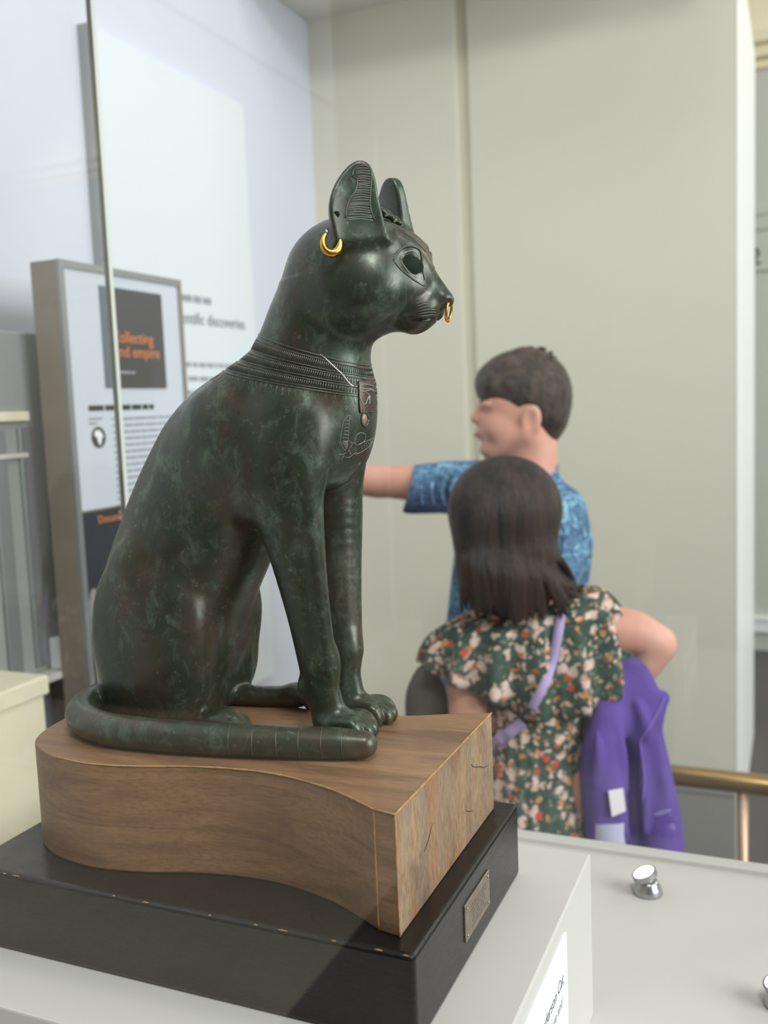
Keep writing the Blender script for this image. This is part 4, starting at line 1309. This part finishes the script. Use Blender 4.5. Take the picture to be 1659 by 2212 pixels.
    t.stack([(A(1140, 1480)[2], A(1118, 1480)[0]-.150, A(1118, 1480)[0]+.125, .108), (A(1140, 1340)[2], A(1118, 1340)[0]-.138, A(1118, 1340)[0]+.115, .102),
             (A(1140, 1200)[2], A(1118, 1200)[0]-.125, A(1118, 1200)[0]+.122, .100), (A(1140, 1110)[2], A(1118, 1110)[0]-.115, A(1118, 1110)[0]+.112, .090), (A(1140, 1050)[2], A(1118, 1050)[0]-.08, A(1118, 1050)[0]+.075, .06)], .02, 2.3, A(1140, 1200)[1])
    t.chain([A(1040, 1058), A(970, 1053, .005), A(890, 1058, .015)], [.058, .052, .048], .015, n=4)
    t.chain([A(1205, 1112), A(1226, 1170, .008), A(1222, 1248, .03)], [.054, .049, .046], .015, n=4)
    # openings: neck, sleeve end, hem
    t.cone(A(1135, 930), A(1147, 1035), .056, .050, .006, True)
    q = A(870, 1050, .02); d = (A(900, 1062, .015)-A(870, 1046, .02)); 
    t.ell(A(850, 1040, .02), (.038, .09, .075), .003, rot_from((1, 0, -.22), (.22, 0, 1)), True)
    for i in range(9):                                                            # soft folds
        a = rg.uniform(-.1, .1)
        t.chain([A(1010+i*26, 1130+rg.uniform(-30, 40), -.112), A(1000+i*27, 1230+rg.uniform(-20, 30), -.112), A(1005+i*27, 1330, -.116)], [.004, .007, .004], .012, n=3)
    for i in range(4):
        t.chain([A(985-i*22, 1018+i*3, -.05), A(975-i*22, 1060, -.058), A(985-i*24, 1095, -.045)], [.003, .005, .003], .01, n=3)
    B.mesh(t, 'tshirt', 'tee', root)
    # shorts and shoes
    t = Vol((-.2, -.16, .30), (.2, .18, .72), .006)
    c = A(1140, 1490)
    t.ell((c[0], c[1], hipz-.01), (.118, .100, .085), 0)
    for s in (-1, 1):
        t.cone((c[0]+s*.058, c[1], hipz-.03), (c[0]+s*.066, c[1], .40), .086, .082, .02)
    t.put(lambda X, Y, Z: np.broadcast_to(Z-.40, np.broadcast(X, Y, Z).shape), (-.2, -.16, .30), (.2, .18, .40), 0, True)
    B.mesh(t, 'shorts', 'trouser', root)
    for s in (-1, 1):
        t = Vol((c[0]+s*.07-.08, c[1]-.13, -.004), (c[0]+s*.07+.12*(1 if s > 0 else 1), c[1]+.26, .11), .006)
        a = np.array((c[0]+s*.070, c[1]-.01, 0)); dd = np.array((s*.2, 1, 0)); dd /= np.linalg.norm(dd)
        t.cone(a+(0, 0, .040)-dd*.03, a+dd*.145+np.array((0, 0, .032)), .043, .034, .01)
        t.put(lambda X, Y, Z: np.broadcast_to(Z+0.0, np.broadcast(X, Y, Z).shape), (a[0]-.2, a[1]-.2, -.01), (a[0]+.2, a[1]+.3, .0), 0, True)
        B.mesh(t, 'shoe', 'shoe', root)
    return B
boy()

def girl():
    G = Person(1100, 1150, 1.58); p = G.p
    root = empty('person', tuple(G.o))
    tag(root, 'girl seen from behind with long dark hair and a floral ruffled dress, hand on hip', 'person')
    A = lambda x, y, d=0.0: np.array(p(x, y, d))
    v = Vol((-.20, -.20, -.004), (.33, .26, 1.20), .0048)
    # head turned a little to the left, facing away
    hc = A(1092, 1098, .01)
    v.ell(hc, (.072, .078, .082))
    fd = np.array((-.45, .89, 0)); sd = np.array((.89, .45, 0))
    v.ell(hc+fd*.026-np.array((0, 0, .040)), (.056, .060, .062), .03)
    v.cone(hc+fd*.078+np.array((0, 0, -.012)), hc+fd*.094+np.array((0, 0, -.036)), .007, .0095, .006)
    v.ell(hc+fd*.074+np.array((0, 0, -.064)), (.016, .016, .008), .006)
    v.ell(hc+fd*.068+np.array((0, 0, -.090)), (.018, .018, .014), .01)
    for s in (-1, 1):
        v.ell(hc+fd*.078+sd*s*.026-np.array((0, 0, .008)), (.010, .010, .010), .004)
        v.ell(hc-fd*.002+sd*s*.074-np.array((0, 0, .020)), (.010, .012, .026), .004)
    v.cone(A(1105, 1160, .01), A(1140, 1340, .02), .042, .046, .015)
    # trunk and shoulders (right one lifted by the hand on the hip)
    v.cone(A(1040, 1405, .03), A(1280, 1362, .03), .036, .040, .03)
    v.cone(A(1155, 1420, .04), A(1158, 1640, .04), .070, .066, .03, False, (1.2, .9, 1))
    v.ell(A(1152, 1700, .04), (.072, .070, .080), .04)
    # left arm hanging, right arm akimbo
    v.chain([A(1026, 1412, .02), A(1012, 1480, .01), A(1012, 1570, .00)], [.038, .035, .031], .012, n=4)
    v.chain([A(1012, 1570, .0), A(1016, 1650, .01), A(1022, 1740, .03)], [.031, .028, .021], .01, n=4)
    hand(v, A(1022, 1740, .03), (0, .1, -1), 1, (1, 0, 0), .85)
    v.chain([A(1288, 1360, .03), A(1365, 1366, .02), A(1418, 1392, .02)], [.042, .038, .031], .012, n=4)
    v.chain([A(1418, 1392, .02), A(1385, 1440, .03), A(1320, 1510, .05), A(1290, 1540, .06)], [.031, .030, .024, .020], .01, n=4)
    hand(v, A(1290, 1540, .06), A(1250, 1570, .08)-A(1290, 1540, .06), -1, (.3, -.6, .4), .85)
    hz = A(1160, 1720)[2]
    cx, cy = A(1160, 1720, .04)[:2]
    for s in (-1, 1):
        h = np.array([cx+s*.048, cy, hz]); k = np.array([h[0]+s*.006, h[1], .29]); an = np.array([h[0]+s*.008, h[1]-.01, .06])
        v.chain([h, (h+k)/2, k], [.066, .056, .043], .03, n=4); v.chain([k, k*.6+an*.4, an], [.042, .040, .027], .02, n=4)
        foot(v, (an[0], an[1], 0), (s*.15, 1, 0), .16)
    G.mesh(v, 'body', 'skin', root)
    # hair: dome plus a long straight fall with strands
    h = Vol((-.16, -.16, .84), (.18, .17, 1.185), .0032)
    h.ell(A(1089, 1092, .005), (.0855, .090, .0790))
    h.chain([A(1090, 1110, -.020), A(1092, 1170, -.032), A(1102, 1220, -.036), A(1110, 1250, -.036)], [.0825, .0810, .0780, .0680], .03, False, (1.05, .62, 1.0), 5)
    # open the face side
    h.ell(hc+fd*.115-np.array((0, 0, .050)), (.075, .085, .105), .01, None, True)
    rg = random.Random(11)
    for i in range(90):
        u = -1+2*(i+.5)/90+rg.uniform(-.03, .03); u = max(-.99, min(.99, u))
        xt = 1091+u*101; xb = 1112+u*116+(30 if u > .6 else 0)+rg.uniform(-8, 8)
        w = math.sqrt(max(0, 1-u*u)); dt = -.088*w; db = -.036-.046*w
        yb = 1318+16*math.cos(u*2.0)+rg.uniform(-22, 14)-(34 if u > .75 else 0)
        o = rg.uniform(-.003, .004)
        pts = [A(1090+u*84, 1150, -.028-.038*w), A(xt, 1205, -.034-.045*w-o*.7), A((xt+xb)/2, 1255, -.036-.046*w-o), A(xb, yb, -.036-.042*w)]
        h.chain(pts, [.002, .0055, .0060, .0022], .0025, False, (1, .9, 1), 4)
    for i in range(12):
        h.chain([A(1180, 1140+i*5, -.035), A(1204+i, 1215, -.035-.002*i), A(1210+i*4, 1268+rg.uniform(-10, 14), -.03)], [.007, .006, .0022], .002, n=4)
    G.mesh(h, 'hair', 'hair_girl', root)
    # dress: fitted bodice and gathered skirt
    t = Vol((-.20, -.17, .26), (.26, .24, .95), .005)
    zs = lambda y: A(1158, y, .04)[2]
    xx = lambda y: A(1158, y, .04)[0]
    yc = A(1158, 1600, .04)[1]
    rows = [(.285, xx(1960)-.165, xx(1960)+.150, .145), (zs(1900), xx(1900)-.150, xx(1900)+.122, .130), (zs(1800), xx(1800)-.120, xx(1800)+.088, .110), (zs(1700), xx(1700)-.105, xx(1700)+.080, .098),
            (zs(1600), xx(1600)-.090, xx(1600)+.076, .084), (zs(1540), xx(1540)-.088, xx(1540)+.078, .082), (zs(1460), xx(1460)-.095, xx(1460)+.085, .084), (zs(1380), xx(1380)-.090, xx(1380)+.085, .074), (zs(1335), xx(1335)-.07, xx(1335)+.07, .056)]
    t.stack(rows, 0, 2.1, yc)
    for i in range(26):                                                           # gathers running down the skirt
        a = 2*math.pi*i/26
        pts = []
        for y, rx, ry in ((1545, .080, .080), (1640, .084, .088), (1760, .098, .104), (1950, .150, .140)):
            pts.append((xx(y)-.008+rx*math.cos(a), yc+ry*math.sin(a), zs(y)))
        t.chain(pts, [.003, .006, .009, .013], .010, n=4)
    G.mesh(t, 'dress', 'floral', root)
    # ruffle: a flounced yoke around the shoulders with a wavy hem
    cen = A(1148, 1348, .03)
    nu, nv = 192, 16
    V = []
    # hem in picture-plane terms: half widths and drop vary round the shoulders
    for j in range(nv+1):
        s_ = j/nv
        for i in range(nu):
            a = 2*math.pi*i/nu
            ca, sa = math.cos(a), math.sin(a)                  # ca: right, sa: away
            back = max(0, -sa); rx0, ry0 = .088, .060
            hemx = .180 if ca < 0 else .160; hemy = .104
            drop = .050+.085*back**1.5*(1-.80*max(0, -ca))-.012*max(0, -ca)+.055*max(0, ca)**1.5
            fold = math.sin(a*15+.8*math.sin(a*3))+.35*math.sin(a*31)
            e = s_**.75
            r_x = rx0+(hemx-rx0)*math.sin(e*math.pi/2)**.7; r_y = ry0+(hemy-ry0)*math.sin(e*math.pi/2)**.7
            w = .014*s_**1.1*fold
            x = cen[0]+ca*(r_x+w); y = cen[1]+sa*(r_y+w)
            z = cen[2]+.036*(1-s_)-drop*(s_**1.6)+.024*ca+.004*s_*math.sin(a*15)
            V.append(tuple(G.world((x, y, z))))
    Fq = [(j*nu+i, j*nu+(i+1) % nu, (j+1)*nu+(i+1) % nu, (j+1)*nu+i) for j in range(nv) for i in range(nu)]
    me = bpy.data.meshes.new('ruffle'); me.from_pydata(V, [], Fq); me.update()
    rf = link_mesh('ruffle', me, M['floral'], root, True)
    sm = rf.modifiers.new('thickness', 'SOLIDIFY'); sm.thickness = .0025
    for s in (-1, 1):
        an = np.array([cx+s*.056, cy-.01, 0]); dd = np.array((s*.15, 1, 0)); dd /= np.linalg.norm(dd)
        t = Vol((an[0]-.07, an[1]-.11, -.004), (an[0]+.09, an[1]+.21, .10), .006)
        t.cone(an+(0, 0, .036)-dd*.025, an+dd*.115+np.array((0, 0, .028)), .039, .031, .01)
        t.put(lambda X, Y, Z: np.broadcast_to(Z+0.0, np.broadcast(X, Y, Z).shape), (an[0]-.2, an[1]-.2, -.01), (an[0]+.2, an[1]+.3, .0), 0, True)
        G.mesh(t, 'shoe', 'shoe', root)
    # ---- shoulder bag with its lilac strap
    bag = empty('shoulder_bag', tuple(G.world(A(925, 1600, .03))))
    tag(bag, "olive-grey bag at the girl's left hip on a lilac shoulder strap", 'bag')
    b = Vol((-.25, -.10, .60), (-.02, .14, .93), .005)
    b.ell(A(922, 1530, .06), (.033, .030, .078), 0); b.cone(A(922, 1510, .06), A(922, 1650, .06), .030, .034, .02, False, (1, .8, 1))
    G.mesh(b, 'bag_body', 'bagm', bag)
    dg = bpy.context.evaluated_depsgraph_get()
    def tree(o): 
        e = o.evaluated_get(dg); m = e.to_mesh()
        r = BVHTree.FromPolygons([v_.co.copy() for v_ in m.vertices], [tuple(q.vertices) for q in m.polygons]); e.to_mesh_clear(); return r
    dg.update()
    T = [tree(o) for o in root.children if o.name.startswith(('dress', 'ruffle'))]
    def on(x, y, off=.004):
        best = None
        for bt in T:
            hh, n_, i_, d_ = bt.ray_cast(CAM, px_ray(x, y).normalized(), 4)
            if hh is not None and (best is None or d_ < best[1]): best = (hh, d_)
        if best is None: return None
        return best[0]-px_ray(x, y).normalized()*off
    def ribbon(pts, w, name, m, parent):
        L = []; R = []
        P = catmull(pts, 5)
        for k, (x, y) in enumerate(P):
            q = P[min(k+1, len(P)-1)]-P[max(k-1, 0)]; q = q/np.linalg.norm(q); nx, ny = -q[1], q[0]
            a = on(x+nx*w, y+ny*w); b2 = on(x-nx*w, y-ny*w)
            c = on(x, y)
            if c is None: continue
            t_ = (c-CAM).length
            dirn = lambda xx_, yy_: CAM+px_ray(xx_, yy_).normalized()*t_
            L.append(dirn(x+nx*w, y+ny*w)); R.append(dirn(x-nx*w, y-ny*w))
        # smooth the depth along the strap
        n_ = len(L)
        me_ = bpy.data.meshes.new(name); me_.from_pydata([tuple(q) for q in L+R], [], [(i, i+1, n_+i+1, n_+i) for i in range(n_-1)]); me_.update()
        o = link_mesh(name, me_, M[m], parent, True)
        so = o.modifiers.new('thickness', 'SOLIDIFY'); so.thickness = .002; so.offset = 0
        return o
    ribbon([(1213, 1322), (1207, 1360), (1200, 1400), (1190, 1440), (1176, 1478), (1160, 1510), (1148, 1532)], 10.5, 'strap', 'lilac', bag)
    ribbon([(1130, 1560), (1112, 1574), (1090, 1590), (1068, 1606), (1040, 1630)], 13, 'strap', 'lilac', bag)
    # ---- fleece jacket hung over the bent arm
    J = empty('fleece_jacket', tuple(G.world(A(1350, 1800, .02))))
    tag(J, "purple fleece jacket hanging over the girl's bent right arm", 'jacket')
    j = Vol((.02, -.12, .40), (.36, .16, .88), .004)
    j.chain([A(1352, 1440, .01), A(1322, 1500, -.005), A(1312, 1560, -.015)], [.022, .030, .034], .015, False, (1, .8, 1))
    # sleeve hanging on the left
    j.chain([A(1310, 1560, -.025), A(1300, 1640, -.035), A(1305, 1720, -.04), A(1312, 1806, -.04)], [.030, .034, .036, .035], .010, False, (1, .85, 1), 5)
    # front panel with the turned collar on the right
    j.chain([A(1375, 1450, .0), A(1405, 1500, -.01), A(1432, 1506, -.01)], [.020, .016, .007], .012, False, (1, .8, 1))
    j.chain([A(1432, 1508, -.012), A(1415, 1545, -.016), A(1398, 1578, -.016)], [.010, .014, .014], .010, n=4)
    j.chain([A(1372, 1500, .0), A(1392, 1590, -.01), A(1412, 1700, -.012), A(1425, 1800, -.012), A(1432, 1950, -.01)], [.030, .030, .030, .033, .036], .014, False, (1, .85, 1), 5)
    j.chain([A(1395, 1560, -.012), A(1425, 1660, -.006), A(1446, 1770, -.006), A(1462, 1930, -.004)], [.014, .016, .018, .020], .010, n=4)
    j.chain([A(1345, 1540, .02), A(1345, 1650, .015), A(1352, 1780, .015), A(1360, 1940, .015)], [.024, .024, .026, .030], .012, n=4)
    j.cone(A(1312, 1790, -.04), A(1314, 1850, -.04), .029, .030, .002, True)
    j.chain([A(1440, 1380, .02), A(1418, 1392, .02), A(1385, 1440, .03), A(1320, 1510, .05), A(1290, 1540, .06)], [.034, .033, .032, .026, .026], .003, True, n=4)
    for (x0, y0, x1, y1, d) in ((1335, 1570, 1350, 1700, -.045), (1290, 1580, 1285, 1690, -.062), (1378, 1520, 1400, 1600, -.03), (1420, 1600, 1440, 1760, -.03), (1385, 1620, 1392, 1800, -.036)):
        j.chain([A(x0, y0, d), A((x0+x1)/2+3, (y0+y1)/2, d-.004), A(x1, y1, d)], [.003, .007, .003], .012, n=4)
    jk = G.mesh(j, 'fleece', 'purple', J)
    MB().lathe([(.0285, 0), (.0285, .012), (.027, .085)], G.world(A(1314, 1880, -.04)), 20).build('sleeve_lining', M['lining'], J, smooth=True)
    bt = BVHTree.FromPolygons([v_.co.copy() for v_ in jk.data.vertices], [tuple(q.vertices) for q in jk.data.polygons])
    def dj(pts, off):
        out = []
        for x, y in catmull(pts, 4):
            hh, n_, i_, d_ = bt.ray_cast(CAM, px_ray(x, y).normalized(), 4)
            if hh is not None: out.append(hh-px_ray(x, y).normalized()*off)
        return out
    z1 = dj([(1435, 1508), (1420, 1540), (1400, 1576), (1384, 1600), (1388, 1640), (1392, 1690), (1388, 1730)], .001)
    MB().tube(z1, .0014, 6).build('zip_piping', M['purpleedge'], J, smooth=True)
    q = [dj([(x, y), (x, y)], .009)[0] for x, y in ((1314, 1708), (1346, 1702), (1352, 1752), (1322, 1765))]
    back = [a+(a-CAM).normalized()*.002 for a in q]
    MB().add(q+back, [(0, 1, 2, 3), (7, 6, 5, 4), (0, 4, 5, 1), (1, 5, 6, 2), (2, 6, 7, 3), (3, 7, 4, 0)]).build('care_label', M['tagw'], J)
girl()
